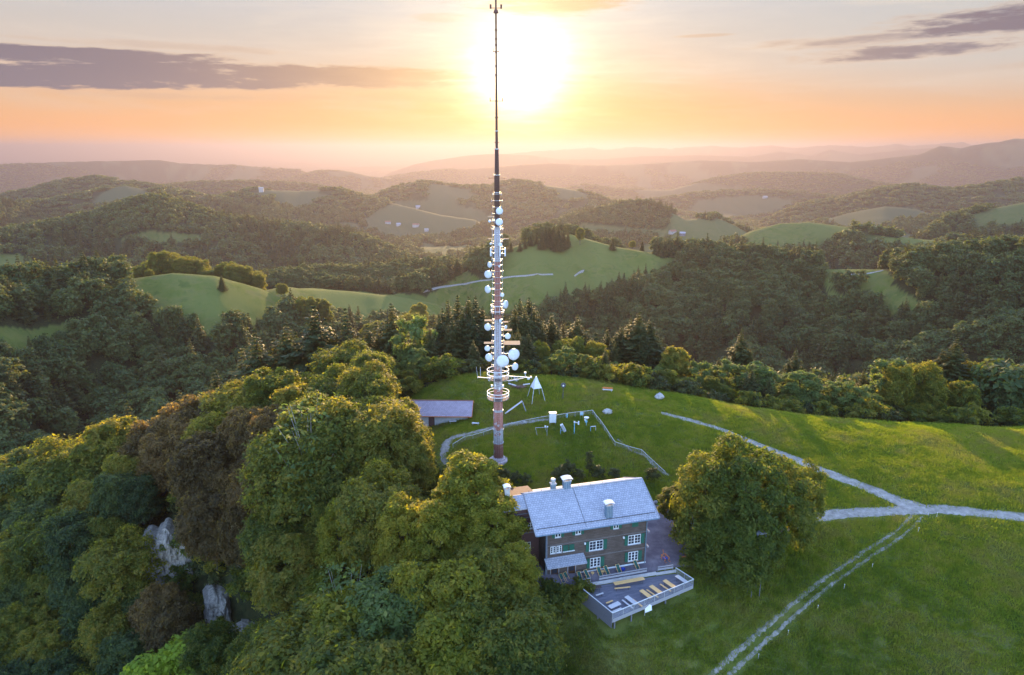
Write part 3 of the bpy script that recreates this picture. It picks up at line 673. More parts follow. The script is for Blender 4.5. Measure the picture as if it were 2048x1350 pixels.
for (a, b, Y, k, wd, lb) in BACK:
    nm = {'b': 'beech_tree', 'p': 'birch_tree'}[k[0]]
    at_top(nm, k, a, b, Y, lb or ('leafy green tree in the row behind the hilltop meadow' if k[0] == 'b' else 'slim pale green tree in the row behind the hilltop meadow'),
           None if lb else ('green trees behind the hilltop meadow' if k[0] == 'b' else 'pale trees behind the hilltop meadow'), sxy=wd)
# big trees left of the mast and the inn
LEFT = [(940,912,99,'b7',1.12,'tall bright tree with a sunlit golden top beside the left end of the inn'),(985,985,93,'b7',1.1,'tree against the left wall of the inn, right of the golden-topped tree'),(880,1000,94,'b7',1,None),(1032,1090,86,'b7',.95,'tree touching the corner of the inn terrace, lowest of the trees by the inn'),
 (985,1090,86,'b0',1,None),(925,1130,82,'b7',1,None),(722,792,124,'b2',1.05,'domed tree with the brightest golden top left of the barn'),(770,812,121,'b0',1.05,None),(826,880,116,'b1',.85,None),(625,798,127,'b4',1.0,'tree with bare white limbs at its top, left of the golden dome'),(668,812,122,'b0',1,None),(600,850,121,'b2',1,None),
 (830,1130,84,'b7',.8,None),(790,1155,84,'b6',1,'pale grey-green tree low in the woods left of the inn'),(700,1190,84,'b7',1,None),(620,1230,82,'b0',1,None),(1000,1190,78,'b2',1,None),(900,1230,76,'b7',1,None),(780,1270,76,'b0',1,None),(690,1290,74,'b3',1,None),(1040,1260,74,'b4',.8,None),
 (320,1222,104,'y0',1.0,'bright lime green tree alone in the dark slope woods below the cliff'),(268,1245,104,'y0',.8,'smaller lime green tree beside the bright lime one'),(600,1310,82,'y0',.7,None)]
G_L = 'trees on the slope left of the inn'
LB = 'leafy tree among the crowded woods on the slope left of the inn'
for (a, b, Y, k, wd, lb) in LEFT:
    at_top('birch_tree' if k[0] == 'p' else 'beech_tree', k, a, b, Y, lb or LB, None if lb else G_L, sxy=wd, smin=.45)
at_top('bare_tree', 'd0', 612, 800, 119, 'half-bare tree with pale bare limbs left of the golden domed tree', smin=.4, sxy=1.1); at_top('bare_tree', 'd0', 690, 1130, 88, 'half-bare tree with pale limbs in the middle of the slope woods', smin=.4, sxy=.9)
# golden spur line on the left
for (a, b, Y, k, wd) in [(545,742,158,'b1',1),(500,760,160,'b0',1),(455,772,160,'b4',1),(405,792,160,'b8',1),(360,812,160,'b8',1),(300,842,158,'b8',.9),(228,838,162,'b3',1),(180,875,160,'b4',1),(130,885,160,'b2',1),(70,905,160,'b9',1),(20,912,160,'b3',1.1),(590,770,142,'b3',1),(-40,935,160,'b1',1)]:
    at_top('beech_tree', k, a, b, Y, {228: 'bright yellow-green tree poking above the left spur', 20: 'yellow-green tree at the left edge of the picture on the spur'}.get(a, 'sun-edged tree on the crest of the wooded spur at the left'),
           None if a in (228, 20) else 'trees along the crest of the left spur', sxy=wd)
# fill the slope
GAPS = [atz(340, 1085, -27)[:2], atz(430, 1195, -29)[:2], atz(490, 1310, -37)[:2]]
def free(x, y, d):
    lx = (x-HO[0])*HE[0]+(y-HO[1])*HE[1]; ly = -(x-HO[0])*HE[1]+(y-HO[1])*HE[0]
    if -6.5 < lx < 27 and -14 < ly < 17: return False
    for gx, gy in GAPS:      # keep the cliffs in view: nothing tall just in front of them
        t = (x*gx+y*gy)/(gx*gx+gy*gy); off = math.hypot(x-gx*t, y-gy*t)
        if .85 < t < 1.0 and off < (7 if gx < -70 else 5): return False
    return all((x-a)**2+(y-b)**2 > d*d*min(1, c)**2 for a, b, c in TRS)
n_fill = 0
for _ in range(9000):
    x, y = R_.uniform(-128, 12), R_.uniform(48, 178)
    if n_fill >= 190 or near_open(np.array([x]), np.array([y]))[0] or abs(math.atan2(x, y)) > rad(45): continue
    if (x > -4 and y > 80) or (x > -55 and y > 156): continue
    if -30 < x < 5 and 102 < y < 172 and x > -30+(y-102)*-.0 and (x > -22 or y > 138): continue
    if not free(x, y, 6.6): continue
    k = R_.choice(['b0', 'b1', 'b2', 'b3', 'b4', 'b6', 'b0', 'b1']); s = R_.uniform(.78, 1.12)
    if x > -30 and y > 110: s *= .85
    ppx = float(pix(x, y, gz(x, y)+15)[0])
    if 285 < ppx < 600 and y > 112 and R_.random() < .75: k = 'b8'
    elif ppx < 300 and R_.random() < .6: k = 'b9'
    elif ppx > 640 and y < 112 and R_.random() < .45: k = 'b7'
    TRS.append((x, y, s)); n_fill += 1
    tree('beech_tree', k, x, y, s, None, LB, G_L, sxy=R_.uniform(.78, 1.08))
# fill behind the crest
n_b = 0
for _ in range(6000):
    x, y = R_.uniform(-75, 165), R_.uniform(166, 222)
    if n_b >= 95 or math.hypot(x, y) > 232 or near_open(np.array([x]), np.array([y]))[0]: continue
    if math.hypot(x-20, y-60) < 0 or not free(x, y, 6.6): continue
    k = R_.choice(['b0', 'b1', 'b3', 'b6', 'p0', 'p1', 's0', 's1', 's2']); z = gz(x, y)
    ppx = float(pix(x, y, z)[0])
    if 855 < ppx < 1095: k = R_.choice(['s0', 's1', 's2'])
    s = R_.uniform(.5, .78)*{'b': 1, 'p': 1.4, 's': 1.15}[k[0]]
    if y < 180: s *= .60
    TRS.append((x, y, s)); n_b += 1
    tree({'b': 'beech_tree', 'p': 'birch_tree', 's': 'spruce_tree'}[k[0]], k, x, y, s, None, 'tree behind the hilltop meadow',
         {'b': 'green trees behind the hilltop meadow', 'p': 'pale trees behind the hilltop meadow', 's': G_S}[k[0]], sxy=R_.uniform(1, 1.3))
print('fill', n_fill, n_b)
# pale limbs sticking out of one crown
# low growth along the crest and under the wood edge: one mass
def scatter(name, label, pts, srcs, smin, smax, kind='stuff', tiltn=0.0):
    pts = np.asarray(pts); n = len(pts); me = bpy.data.meshes.new(name); me.vertices.add(n); me.vertices.foreach_set('co', pts.astype(np.float32).ravel())
    for nm, dat, ty in (('pick', RS.randint(0, len(srcs), n).astype(np.int32), 'INT'), ('size', (smin+(smax-smin)*RS.rand(n)).astype(np.float32), 'FLOAT'), ('turn', (RS.rand(n)*6.28).astype(np.float32), 'FLOAT')):
        a = me.attributes.new(nm, ty, 'POINT'); a.data.foreach_set('value', dat)
    me.update(); o = link(name, me); tag(o, label, None, kind=kind)
    col = bpy.data.collections.new(name+' sources')
    for i, m in enumerate(srcs): col.objects.link(bpy.data.objects.new('%02d' % i, m))
    g = bpy.data.node_groups['mixed_forest'].copy(); g.name = name
    for nd in g.nodes:
        if nd.bl_idname == 'GeometryNodeCollectionInfo': nd.inputs[0].default_value = col
    o.modifiers.new('scatter', 'NODES').node_group = g; return o
P = []
for _ in range(5200):
    x, y = R_.uniform(-120, 180), R_.uniform(45, 215)
    if near_open(np.array([x]), np.array([y]))[0] or not (-128 < x < 175): continue
    if x > -8 and 70 < y < 160: continue
    if any(math.hypot(x-gx*.96, y-gy*.96) < 5 for gx, gy in GAPS): continue
    P.append((x, y, gz(x, y)-.3))
scatter('undergrowth', 'low leafy undergrowth beneath the trees', P, [CROWN['u0'], CROWN['u1']], 1.0, 2.2)
# grass: tufts with blades the low sun shines through
m_grass, T = new_mat('grass_blades'); oi = T.node('ShaderNodeObjectInfo').outputs['Random']; gp = T.node('ShaderNodeNewGeometry').outputs['Position']
f = T.math('ADD', T.math('MULTIPLY', T.math('SUBTRACT', T.noise(gp, .07, 5, .65), .5), 1.3), T.math('ADD', .58, T.math('MULTIPLY', T.math('SUBTRACT', T.noise(gp, .5, 4, .7), .5), .8)))
c = T.ramp(f, [(.42, (.050, .084, .016)), (.58, (.100, .124, .020)), (.72, (.155, .145, .042))]); ct = T.ramp(f, [(.45, (.32, .44, .02)), (.62, (.48, .54, .03)), (.78, (.42, .42, .06))])
d = bsdf(T, c, .8, .1); t = T.node('ShaderNodeBsdfTranslucent'); T.put(t.inputs[0], ct); mx = T.node('ShaderNodeMixShader'); mx.inputs[0].default_value = .4
T.l.new(d, mx.inputs[1]); T.l.new(t.outputs[0], mx.inputs[2]); out_surf(T, mx.outputs[0])
def tuft(seed):
    rs = np.random.RandomState(seed); n = 46; bx = rs.normal(size=(n, 2))*.42; a = rs.rand(n)*6.28; h = .09+.17*rs.rand(n); wd = .022+.02*rs.rand(n); ln = rs.normal(size=(n, 2))*.07
    b0 = np.c_[bx[:, 0]-np.cos(a)*wd, bx[:, 1]-np.sin(a)*wd, np.full(n, -.04)]; b1 = np.c_[bx[:, 0]+np.cos(a)*wd, bx[:, 1]+np.sin(a)*wd, np.full(n, -.04)]
    t0 = np.c_[bx+ln, h]+np.c_[np.cos(a)*wd*.25, np.sin(a)*wd*.25, 0*a]; t1 = np.c_[bx+ln, h]-np.c_[np.cos(a)*wd*.25, np.sin(a)*wd*.25, 0*a]
    return mesh_np('tuft', np.stack([b0, b1, t0, t1], 1).reshape(-1, 3), np.arange(n*4).reshape(n, 4), m_grass, smooth=False)

# ---------------------------------------------------------------- plain materials
def plain(name, a, b=None, scale=3., rough=.75, spec=.3, st=.3, metal=0, stretch=(1, 1, 1), obj=True):
    b = b or tuple(min(1, c*1.35) for c in a)
    m, T = new_mat(name); pos = T.node('ShaderNodeTexCoord').outputs['Object'] if obj else T.node('ShaderNodeNewGeometry').outputs['Position']
    mp = T.node('ShaderNodeMapping'); mp.inputs['Scale'].default_value = stretch; T.l.new(pos, mp.inputs[0])
    n = T.noise(mp.outputs[0], scale, 5, .65); out_surf(T, bsdf(T, T.ramp(n, [(.32, a), (.68, b)]), rough, spec, bump(T, n, st, .03), metal)); return m
M_WHITE = plain('white_paint', (.55, .56, .59), (.70, .71, .73), 1.5, .45)
M_WPAINT = plain('window_white', (.58, .60, .63), (.68, .70, .73), 4, .5)
M_GREEN = plain('green_shutter_paint', (.012, .075, .055), (.022, .115, .080), 3, .5, stretch=(1, 1, 6))
M_BOARD = plain('weathered_boards', (.085, .085, .105), (.17, .17, .20), 4, .8, stretch=(1, 6, 6))
M_GREYW = plain('silver_grey_wood', (.20, .20, .23), (.33, .33, .37), 4, .8, stretch=(1, 8, 8))
M_PINE = plain('new_pine', (.62, .36, .14), (.80, .50, .22), 5, .55, stretch=(1, 8, 8))
M_PALEP = plain('bleached_pine', (.42, .40, .42), (.60, .57, .58), 5, .6, stretch=(1, 8, 8))
M_CANVAS = plain('green_canvas', (.008, .060, .055), (.014, .085, .075), 9, .8)
M_STEEL = plain('galvanised_steel', (.36, .37, .40), (.50, .51, .54), 4, .4, .5, metal=.4)
M_DARKM = plain('dark_metal', (.05, .05, .055), (.09, .09, .10), 4, .5, .5)
M_CONC = plain('concrete', (.34, .33, .34), (.48, .46, .46), 2, .9)
M_LIME = plain('whitewashed_plinth', (.55, .58, .62), (.75, .77, .80), 2, .8)
M_DOOR = plain('brown_door', (.050, .022, .012), (.09, .04, .02), 4, .5)
M_ROCK = plain('limestone', (.20, .19, .18), (.46, .44, .43), 1.1, .9, .1, .9)
M_STONE = plain('field_stone', (.13, .12, .13), (.30, .28, .29), 2.2, .9, .1, .8)
M_ORANGE = plain('orange_wood', (.45, .13, .04), (.60, .20, .06), 4, .6)
M_BLUE = plain('blue_plastic', (.02, .05, .30), (.03, .07, .38), 4, .4)
M_BLUEP = plain('pale_blue_paint', (.16, .36, .48), (.22, .44, .56), 4, .5)
M_PIPE = plain('blue_grey_sheet', (.09, .15, .21), (.14, .21, .28), 4, .5)
M_GLASS, T = new_mat('window_glass'); out_surf(T, bsdf(T, (.03, .035, .05, 1), .12, .8))
M_RADOME = plain('antenna_white', (.56, .58, .62), (.68, .70, .74), 1.2, .4)
M_BRICKR = plain('reddish_boards', (.075, .038, .036), (.13, .070, .065), 3, .8, stretch=(1, 1, 8))
# shingled larch walls
M_BELT = plain('dark_belt_boards', (.10, .09, .085), (.17, .15, .15), 3, .8, stretch=(6, 1, 1))
M_SHING, T = new_mat('weathered_shingles'); pos = T.node('ShaderNodeTexCoord').outputs['Object']
wv = T.node('ShaderNodeTexWave', wave_type='BANDS', bands_direction='Z', wave_profile='SAW'); wv.inputs['Scale'].default_value = 1.05; wv.inputs['Distortion'].default_value = .5
T.l.new(pos, wv.inputs[0]); mp = T.node('ShaderNodeMapping'); mp.inputs['Scale'].default_value = (.5, .5, 3.2); T.l.new(pos, mp.inputs[0])
n = T.noise(mp.outputs[0], 1.6, 7, .75); n2 = T.noise(pos, .45, 4, .6); n3 = T.noise(pos, 9, 3, .7)
c = T.ramp(T.math('ADD', T.math('MULTIPLY', n, .6), T.math('MULTIPLY', n2, .4)), [(.34, (.052, .040, .036)), (.5, (.105, .082, .072)), (.66, (.165, .135, .125))])
c = T.mix(T.math('MULTIPLY', wv.outputs[0], .35), c, (.03, .024, .022, 1)); c = T.mix(T.math('MULTIPLY', T.smooth(n3, .5, .8), .4), c, (.20, .17, .16, 1))
out_surf(T, bsdf(T, c, .85, .15, bump(T, T.math('ADD', wv.outputs[0], n3), .7, .05)))
# slate-grey tiled roof, tiles in rows
def roof_mat(name, a, b, rows=2.6):
    m, T = new_mat(name); pos = T.node('ShaderNodeTexCoord').outputs['Object']
    br = T.node('ShaderNodeTexBrick'); br.inputs['Scale'].default_value = 1.0; br.inputs['Brick Width'].default_value = .42; br.inputs['Row Height'].default_value = .36
    br.inputs['Mortar Size'].default_value = .022; br.inputs['Mortar Smooth'].default_value = .3; br.inputs['Bias'].default_value = .1
    sp_ = T.node('ShaderNodeSeparateXYZ'); T.l.new(pos, sp_.inputs[0])
    T.l.new(T.comb(sp_.outputs[0], T.math('MULTIPLY', sp_.outputs[1], 1.08), 0.0), br.inputs['Vector'])
    br.inputs['Color1'].default_value = (*a, 1); br.inputs['Color2'].default_value = (*b, 1); br.inputs['Mortar'].default_value = (a[0]*.38, a[1]*.38, a[2]*.42, 1)
    n = T.noise(pos, .7, 6, .7); n2 = T.noise(pos, 5, 4, .7)
    c = T.mix(T.math('MULTIPLY', T.smooth(n, .45, .75), .38), br.outputs[0], (b[0]*1.2, b[1]*1.2, b[2]*1.15, 1))
    c = T.mix(T.math('MULTIPLY', T.smooth(n2, .52, .8), .5), c, (a[0]*.55, a[1]*.57, a[2]*.55, 1))
    out_surf(T, bsdf(T, c, .7, .35, bump(T, br.outputs[1], -.6, .03))); return m
M_ROOF = roof_mat('grey_roof_tiles', (.26, .27, .32), (.34, .35, .41)); M_ROOF2 = roof_mat('lilac_grey_roof_tiles', (.28, .22, .26), (.36, .29, .34))
M_FARWALL = plain('far_plaster', (.26, .25, .25), (.36, .35, .34), .5)
M_FARROOF = plain('far_roof_tiles', (.18, .07, .05), (.28, .12, .09), .5)

# ---------------------------------------------------------------- finding the ground
def hit(px, py, lo=40, hi=None):
    d = ray(px, py); hi = hi or 6000; Ys = np.concatenate([np.arange(lo, 300, .5), np.exp(np.arange(math.log(300), math.log(hi), .0012))]) if lo < 300 else np.exp(np.arange(math.log(lo), math.log(hi), .0008))
    t = Ys/d[1]; zz = CAM_Z+d[2]*t; g = ground(d[0]*t, Ys); k = np.argmax(zz < g)
    if not zz[k] < g[k]: k = len(Ys)-1
    if k > 0:
        a, b = zz[k-1]-g[k-1], zz[k]-g[k]; u = a/(a-b) if a != b else 0; Y = Ys[k-1]+u*(Ys[k]-Ys[k-1])
    else: Y = Ys[0]
    t = Y/d[1]; x = d[0]*t; return x, Y, gz(x, Y)
def path_pts(pp, step, lo=40):
    w_ = [Vector(hit(a, b, lo)[:2]) for a, b in pp]; out = []
    def cr(p0, p1, p2, p3, t): return .5*((2*p1)+(p2-p0)*t+(2*p0-5*p1+4*p2-p3)*t*t+(3*p1-p0-3*p2+p3)*t**3)
    w_ = [w_[0]*2-w_[1]]+w_+[w_[-1]*2-w_[-2]]
    for i in range(1, len(w_)-2):
        n = max(1, int((w_[i+1]-w_[i]).length/step))
        for k in range(n): out.append(cr(w_[i-1], w_[i], w_[i+1], w_[i+2], k/n))
    out.append(w_[-2]); return out
def dense(pp):
    out = []
    for (a, b), (c, d) in zip(pp[:-1], pp[1:]):
        for k in range(12): out.append(Vector(hit(a+(c-a)*k/12, b+(d-b)*k/12, 500)[:2]))
    return [sum(out[max(0, i-2):i+3], Vector((0, 0)))/len(out[max(0, i-2):i+3]) for i in range(len(out))]
PATHS = []
def ribbon(mb, pts, w0, w1, off, off_z=.05, nc=5, rag=.25, rec=True):
    n = len(pts); vs = []; rs = random.Random(n)
    ja = 0
    for i, p in enumerate(pts):
        d = (pts[min(n-1, i+1)]-pts[max(0, i-1)]).normalized(); nn = Vector((-d.y, d.x)); u = i/(n-1); w_ = w0+(w1-w0)*u
        el_, er = rs.uniform(-rag, rag)*w_*.5, rs.uniform(-rag, rag)*w_*.5
        for k in range(nc):
            s = -1+2*k/(nc-1); q = p+nn*(off+s*w_*.5+(el_ if k == 0 else er if k == nc-1 else 0)); vs.append((q.x, q.y, gz(q.x, q.y)+(off_z if 0 < k < nc-1 else -.03)))
        if rec: PATHS.append((p.x+nn.x*off, p.y+nn.y*off, w_*.5))
    mb.add(vs, [(i*nc+k, i*nc+k+1, (i+1)*nc+k+1, (i+1)*nc+k) for i in range(n-1) for k in range(nc-1)])
m_gravel, T = new_mat('pale_gravel'); pos = T.node('ShaderNodeNewGeometry').outputs['Position']
n = T.noise(pos, .9, 6, .7); n2 = T.noise(pos, 7, 4, .8)
c = T.ramp(n, [(.3, (.17, .155, .14)), (.5, (.27, .25, .23)), (.7, (.38, .355, .33))]); c = T.mix(T.math('MULTIPLY', T.smooth(n2, .5, .75), .6), c, (.14, .13, .14, 1))
c = T.mix(T.math('MULTIPLY', T.smooth(T.noise(pos, .8, 5, .7), .56, .68), .6), c, (.12, .13, .06, 1))
out_surf(T, bsdf(T, c, .95, .05, bump(T, n2, .8, .06)))
m_track, T = new_mat('grassy_track'); pos = T.node('ShaderNodeNewGeometry').outputs['Position']
n = T.noise(pos, 1.2, 6, .75); n2 = T.noise(pos, 7, 4, .8); c = T.ramp(n, [(.3, (.15, .14, .125)), (.5, (.24, .225, .205)), (.7, (.31, .29, .27))])
c = T.mix(T.math('MULTIPLY', T.smooth(T.noise(pos, .9, 6, .8), .46, .60), .8), c, (.075, .095, .025, 1)); c = T.mix(T.math('MULTIPLY', T.smooth(n2, .5, .75), .5), c, (.10, .10, .07, 1)); out_surf(T, bsdf(T, c, .95, .05, bump(T, n2, .8, .06)))
m_yard, T = new_mat('yard_gravel'); pos = T.node('ShaderNodeNewGeometry').outputs['Position']
n = T.noise(pos, .5, 6, .7); n2 = T.noise(pos, 6, 4, .8)
c = T.ramp(n, [(.3, (.105, .090, .115)), (.5, (.15, .13, .155)), (.7, (.21, .185, .21))]); c = T.mix(T.math('MULTIPLY', T.smooth(n2, .5, .75), .5), c, (.08, .07, .085, 1))
out_surf(T, bsdf(T, c, .95, .05, bump(T, n2, .6, .05)))
def structure(mb, name, mat): o = mb.build(name, mat, smooth=True); o['kind'] = 'structure'; return o
mb = MB(); main = path_pts([(1322, 826), (1360, 835), (1400, 846), (1450, 862), (1500, 882), (1570, 910), (1650, 944), (1740, 978), (1800, 1003), (1860, 1022)], .7); ribbon(mb, main, 1.5, 3.8, 0, rag=.16, nc=7)
mb2 = MB(); side = path_pts([(1560, 1062), (1600, 1045), (1640, 1032), (1700, 1026), (1780, 1022), (1860, 1018), (1950, 1024), (2048, 1034), (2200, 1048)], .7); ribbon(mb2, side, 3.0, 3.2, 0, rag=.12, off_z=.075)
structure(mb, 'gravel_path', m_gravel); structure(mb2, 'gravel_road', m_gravel)
mb = MB(); trk = path_pts([(1838, 1030), (1800, 1066), (1745, 1102), (1690, 1140), (1630, 1184), (1570, 1236), (1500, 1296), (1440, 1352), (1400, 1385)], .45)
ribbon(mb, trk, .7, .8, -.72, rag=.7); ribbon(mb, trk, .6, .65, .62, rag=.7); structure(mb, 'farm_track', m_track)
mb = MB(); tp = path_pts([(888, 905), (893, 885), (915, 872), (950, 864), (1000, 852), (1060, 843), (1110, 838)], .6); ribbon(mb, tp, 2.2, .7, 0, rag=.4)
tp = path_pts([(893, 885), (886, 905), (893, 930)], .6); ribbon(mb, tp, 1.6, 1.4, 0, rag=.3)
tp = path_pts([(1235, 878), (1262, 900), (1290, 912), (1312, 935), (1338, 952)], .5); ribbon(mb, tp, .5, .9, 0, rag=.5); structure(mb, 'footpath', m_gravel)
YARD = [(-9,-2.4),(17,-2.45),(23.2,-2.2),(25.5,-1),(27,4),(34,6),(35,10),(29,13),(24,17.5),(17,16),(-4,13.4),(-8,12)]
def yard():
    mb = MB(); g = {}
    for i in range(0, 100):
        for j in range(0, 46):
            lx, ly = -10+i*.5, -3+j*.5
            g[i, j] = (lx, ly)
    P_ = {}
    rs = random.Random(4)
    lx = np.array([-10+i*.5 for i in range(100) for j in range(46)]); ly = np.array([-3+j*.5 for i in range(100) for j in range(46)])
    ins = inpoly(lx+fbm(lx/2, ly/2, 3)*.7, ly+fbm(lx/2+7, ly/2, 3)*.4, YARD).reshape(100, 46)
    vs = []; 
    for i in range(100):
        for j in range(46): w3 = hw(-10+i*.5, -3+j*.5); vs.append((w3[0], w3[1], gz(w3[0], w3[1])+.06))
    fs = [(i*46+j, (i+1)*46+j, (i+1)*46+j+1, i*46+j+1) for i in range(99) for j in range(45) if ins[i, j] and ins[i+1, j] and ins[i, j+1] and ins[i+1, j+1]]
    mb.add(vs, fs); o = structure(mb, 'yard', m_yard)
    b = bmesh.new(); b.from_mesh(o.data); bmesh.ops.delete(b, geom=[v for v in b.verts if not v.link_faces], context='VERTS'); b.to_mesh(o.data); b.free()
yard()
mb = MB()
far_rd = dense([(842, 585), (880, 574), (930, 567), (1000, 556), (1060, 550), (1115, 548)]); ribbon(mb, far_rd, 3, 3, 0, off_z=.5, nc=3, rag=.1, rec=False)
far_rd = dense([(1148, 553), (1158, 545), (1170, 541)]); ribbon(mb, far_rd, 3, 3, 0, off_z=.5, nc=3, rag=.1, rec=False)
far_rd = dense([(1700, 548), (1735, 547), (1765, 541), (1790, 530)]); ribbon(mb, far_rd, 3, 3, 0, off_z=.5, nc=3, rag=.1, rec=False)
structure(mb, 'hill_road', m_gravel)

# ---------------------------------------------------------------- the inn
inn = thing('inn', 'long three-storey shingled inn with grey tiled roof and green shutters below the mast', 'house', (HO[0], HO[1], 0), HA)
L_, D_, EZ, RZ, RY = 16.6, 11.0, 8.75, 12.15, 5.5
def gable_prism(mb, x0, x1, y0, y1, z0, ze, zr, yr): 
    vs = [(x, y, z) for x in (x0, x1) for (y, z) in ((y0, z0), (y1, z0), (y1, ze), (yr, zr), (y0, ze))]
    mb.add(vs, [(0, 1, 2, 3, 4), (9, 8, 7, 6, 5)]+[(i, 5+i, 5+(i+1) % 5, (i+1) % 5) for i in range(5)])
mb = MB(); sl_ = (RZ-EZ)/(RY+1.2); gable_prism(mb, 0, L_, 0, D_, .35, RZ-sl_*RY-.16, RZ-.2, RY); mb.build('wall', M_SHING, inn)
MB().box(-.06, -.06, -.4, L_+.06, D_+.06, .42).build('plinth', M_LIME, inn)
def roof_slab(mb, x0, x1, yr, zr, yf, zf, yb, zb_, th=.2):
    vs = [(x, y, z+o) for x in (x0, x1) for (y, z) in ((yf, zf), (yr, zr), (yb, zb_)) for o in (0, -th)]
    f = [(0, 2, 8, 6), (2, 4, 10, 8), (1, 7, 9, 3), (3, 9, 11, 5), (0, 6, 7, 1), (4, 5, 11, 10), (0, 1, 3, 2), (2, 3, 5, 4), (6, 8, 9, 7), (8, 10, 11, 9)]
    mb.add(vs, f)
mb = MB(); roof_slab(mb, -2.05, L_+1.35, RY, RZ, -1.25, EZ, D_+1.3, EZ+.1); roof = mb.build('roof', M_ROOF, inn)
MB().bar((-2.05, RY, RZ+.03), (L_+1.35, RY, RZ+.03), .34, .10).build('ridge_cap', M_CONC, roof)
for xx, nm in ((-2.10, 0), (L_+1.40, 1)):
    MB().bar((xx, -1.3, EZ-.06), (xx, RY, RZ-.06), .10, .30).bar((xx, RY, RZ-.06), (xx, D_+1.35, EZ+.04), .10, .30).build('verge_board', M_GREYW, roof)
MB().tube((-2.05, -1.36, EZ-.12), (L_+1.35, -1.36, EZ-.12), .07, n=8).build('gutter', M_PIPE, roof)
sg = MB(); sg.bar((-1.7, -.45, EZ+sl_*.8+.13), (L_+1, -.45, EZ+sl_*.8+.13), .05, .10)
for k in range(18): sg.bar((-1.5+k*1.05, -.45, EZ+sl_*.8+.0), (-1.5+k*1.05, -.45, EZ+sl_*.8+.2), .04, .08)
sg.build('snow_guard', M_DARKM, roof)
MB().bar((6.0, -1.1, EZ+.07), (6.0, RY-.1, RZ+.03), .05, .03).build('roof_seam', M_DARKM, roof)
for k in range(9): MB().tube((-1.2+k*2.05, RY+.05, RZ), (-1.2+k*2.05, RY+.05, RZ+.42), .035, n=6).build('ridge_spike', M_DARKM, roof)
def chimney(x, y, z0, z1, w_, d_, cap, mat=M_PIPE, parent=roof, seams=True):
    c = MB().box(x-w_/2, y-d_/2, z0, x+w_/2, y+d_/2, z1).build('chimney', mat, parent, bev=.02)
    if seams:
        s = MB()
        for k in range(4): s.box(x-w_/2+w_*(.1+.24*k), y-d_/2-.03, z0+.1, x-w_/2+w_*(.1+.24*k)+.04, y-d_/2-.002, z1-.04)
        s.build('sheet_seam', M_STEEL, c)
    MB().box(x-w_/2-.1, y-d_/2-.1, z1, x+w_/2+.1, y+d_/2+.1, z1+.10).build('crown', M_CONC, c)
    if cap == 'slab':
        for sx in (-1, 1):
            for sy in (-1, 1): MB().box(x+sx*w_*.38-.05, y+sy*d_*.38-.05, z1+.102, x+sx*w_*.38+.05, y+sy*d_*.38+.05, z1+.36).build('post', M_CONC, c)
        vs = [(x-w_*.72+k*w_*1.44/6, y+s*d_*.75, z1+.36+.16*math.sin(math.pi*k/6)) for s in (-1, 1) for k in range(7)]
        MB().add(vs, [(k, k+1, 8+k, 7+k) for k in range(6)]).add([(a, b, q+.07) for a, b, q in vs], [(k, k+1, 8+k, 7+k) for k in range(6)]).build('cap', M_LIME, c)
    else:
        MB().lathe([(w_*.36, z1+.102), (w_*.30, z1+.5), (w_*.55, z1+.52), (w_*.50, z1+.8), (w_*.2, z1+.86)], 10, Matrix.Translation((x, y, 0))).build('cowl', M_STEEL, c)
chimney(10.0, .15, EZ+.4, 11.35, 1.05, .8, 'slab'); chimney(5.1, RY+.25, RZ-.4, 13.35, 1.15, .9, 'slab'); chimney(2.9, RY+.4, RZ-.4, 13.0, .75, .7, 'cowl')
# belt boards and corner posts
for zz in (2.92, 5.82): MB().box(-.05, -.09, zz, L_+.05, -.004, zz+.13).build('belt_board', M_BELT, inn)
for xx in (-.03, L_-.17): MB().box(xx, -.07, .42, xx+.2, -.004, 8.3).build('corner_board', M_BOARD, inn)
for k, zz in enumerate((3.2, 5.9)): MB().box(L_+.01, -.5, zz, L_+.25, .3, zz+.22).build('beam_end', M_GREYW, inn)
def window(x0, z0, x1, z1, sash, rows, y=0., lit=None, par=None, cols=None):
    par = par or inn; f = MB(); t = .07
    f.box(x0, y-.10, z0-.06, x1, y-.01, z0+t); f.box(x0, y-.10, z1-t, x1, y-.01, z1); f.box(x0, y-.10, z0+t, x0+t, y-.01, z1-t); f.box(x1-t, y-.10, z0+t, x1, y-.01, z1-t)
    for k in range(1, sash): xx = x0+(x1-x0)*k/sash; f.box(xx-.065, y-.105, z0+t, xx+.065, y-.012, z1-t)
    fr = f.build('window', M_WPAINT, par)
    g = MB().box(x0+t, y-.05, z0+t, x1-t, y-.02, z1-t).build('pane', M_GLASS, fr)
    mu = MB(); nc = cols or 2
    for k in range(sash):
        a = x0+(x1-x0)*k/sash; b = x0+(x1-x0)*(k+1)/sash
        for q in range(1, nc): mu.box(a+(b-a)*q/nc-.022, y-.085, z0+t, a+(b-a)*q/nc+.022, y-.055, z1-t)
    for r in range(1, rows): zz = z0+(z1-z0)*r/rows; mu.box(x0+t, y-.090, zz-.022, x1-t, y-.056, zz+.022)
    mu.build('muntin', M_WPAINT, fr); MB().box(x0-.08, y-.20, z0-.14, x1+.08, y-.012, z0-.062).build('sill', M_GREYW, fr); return fr
def shutter(x0, z0, x1, z1, lbl=None):
    s = MB().box(x0, -.12, z0, x1, -.06, z1).build('shutter', M_GREEN, inn)
    r = MB()
    for zz in (z0+.12, (z0+z1)/2, z1-.18): r.box(x0+.04, -.145, zz, x1-.04, -.121, zz+.09)
    r.build('batten', M_GREEN, s)
    if lbl: s['label'] = lbl
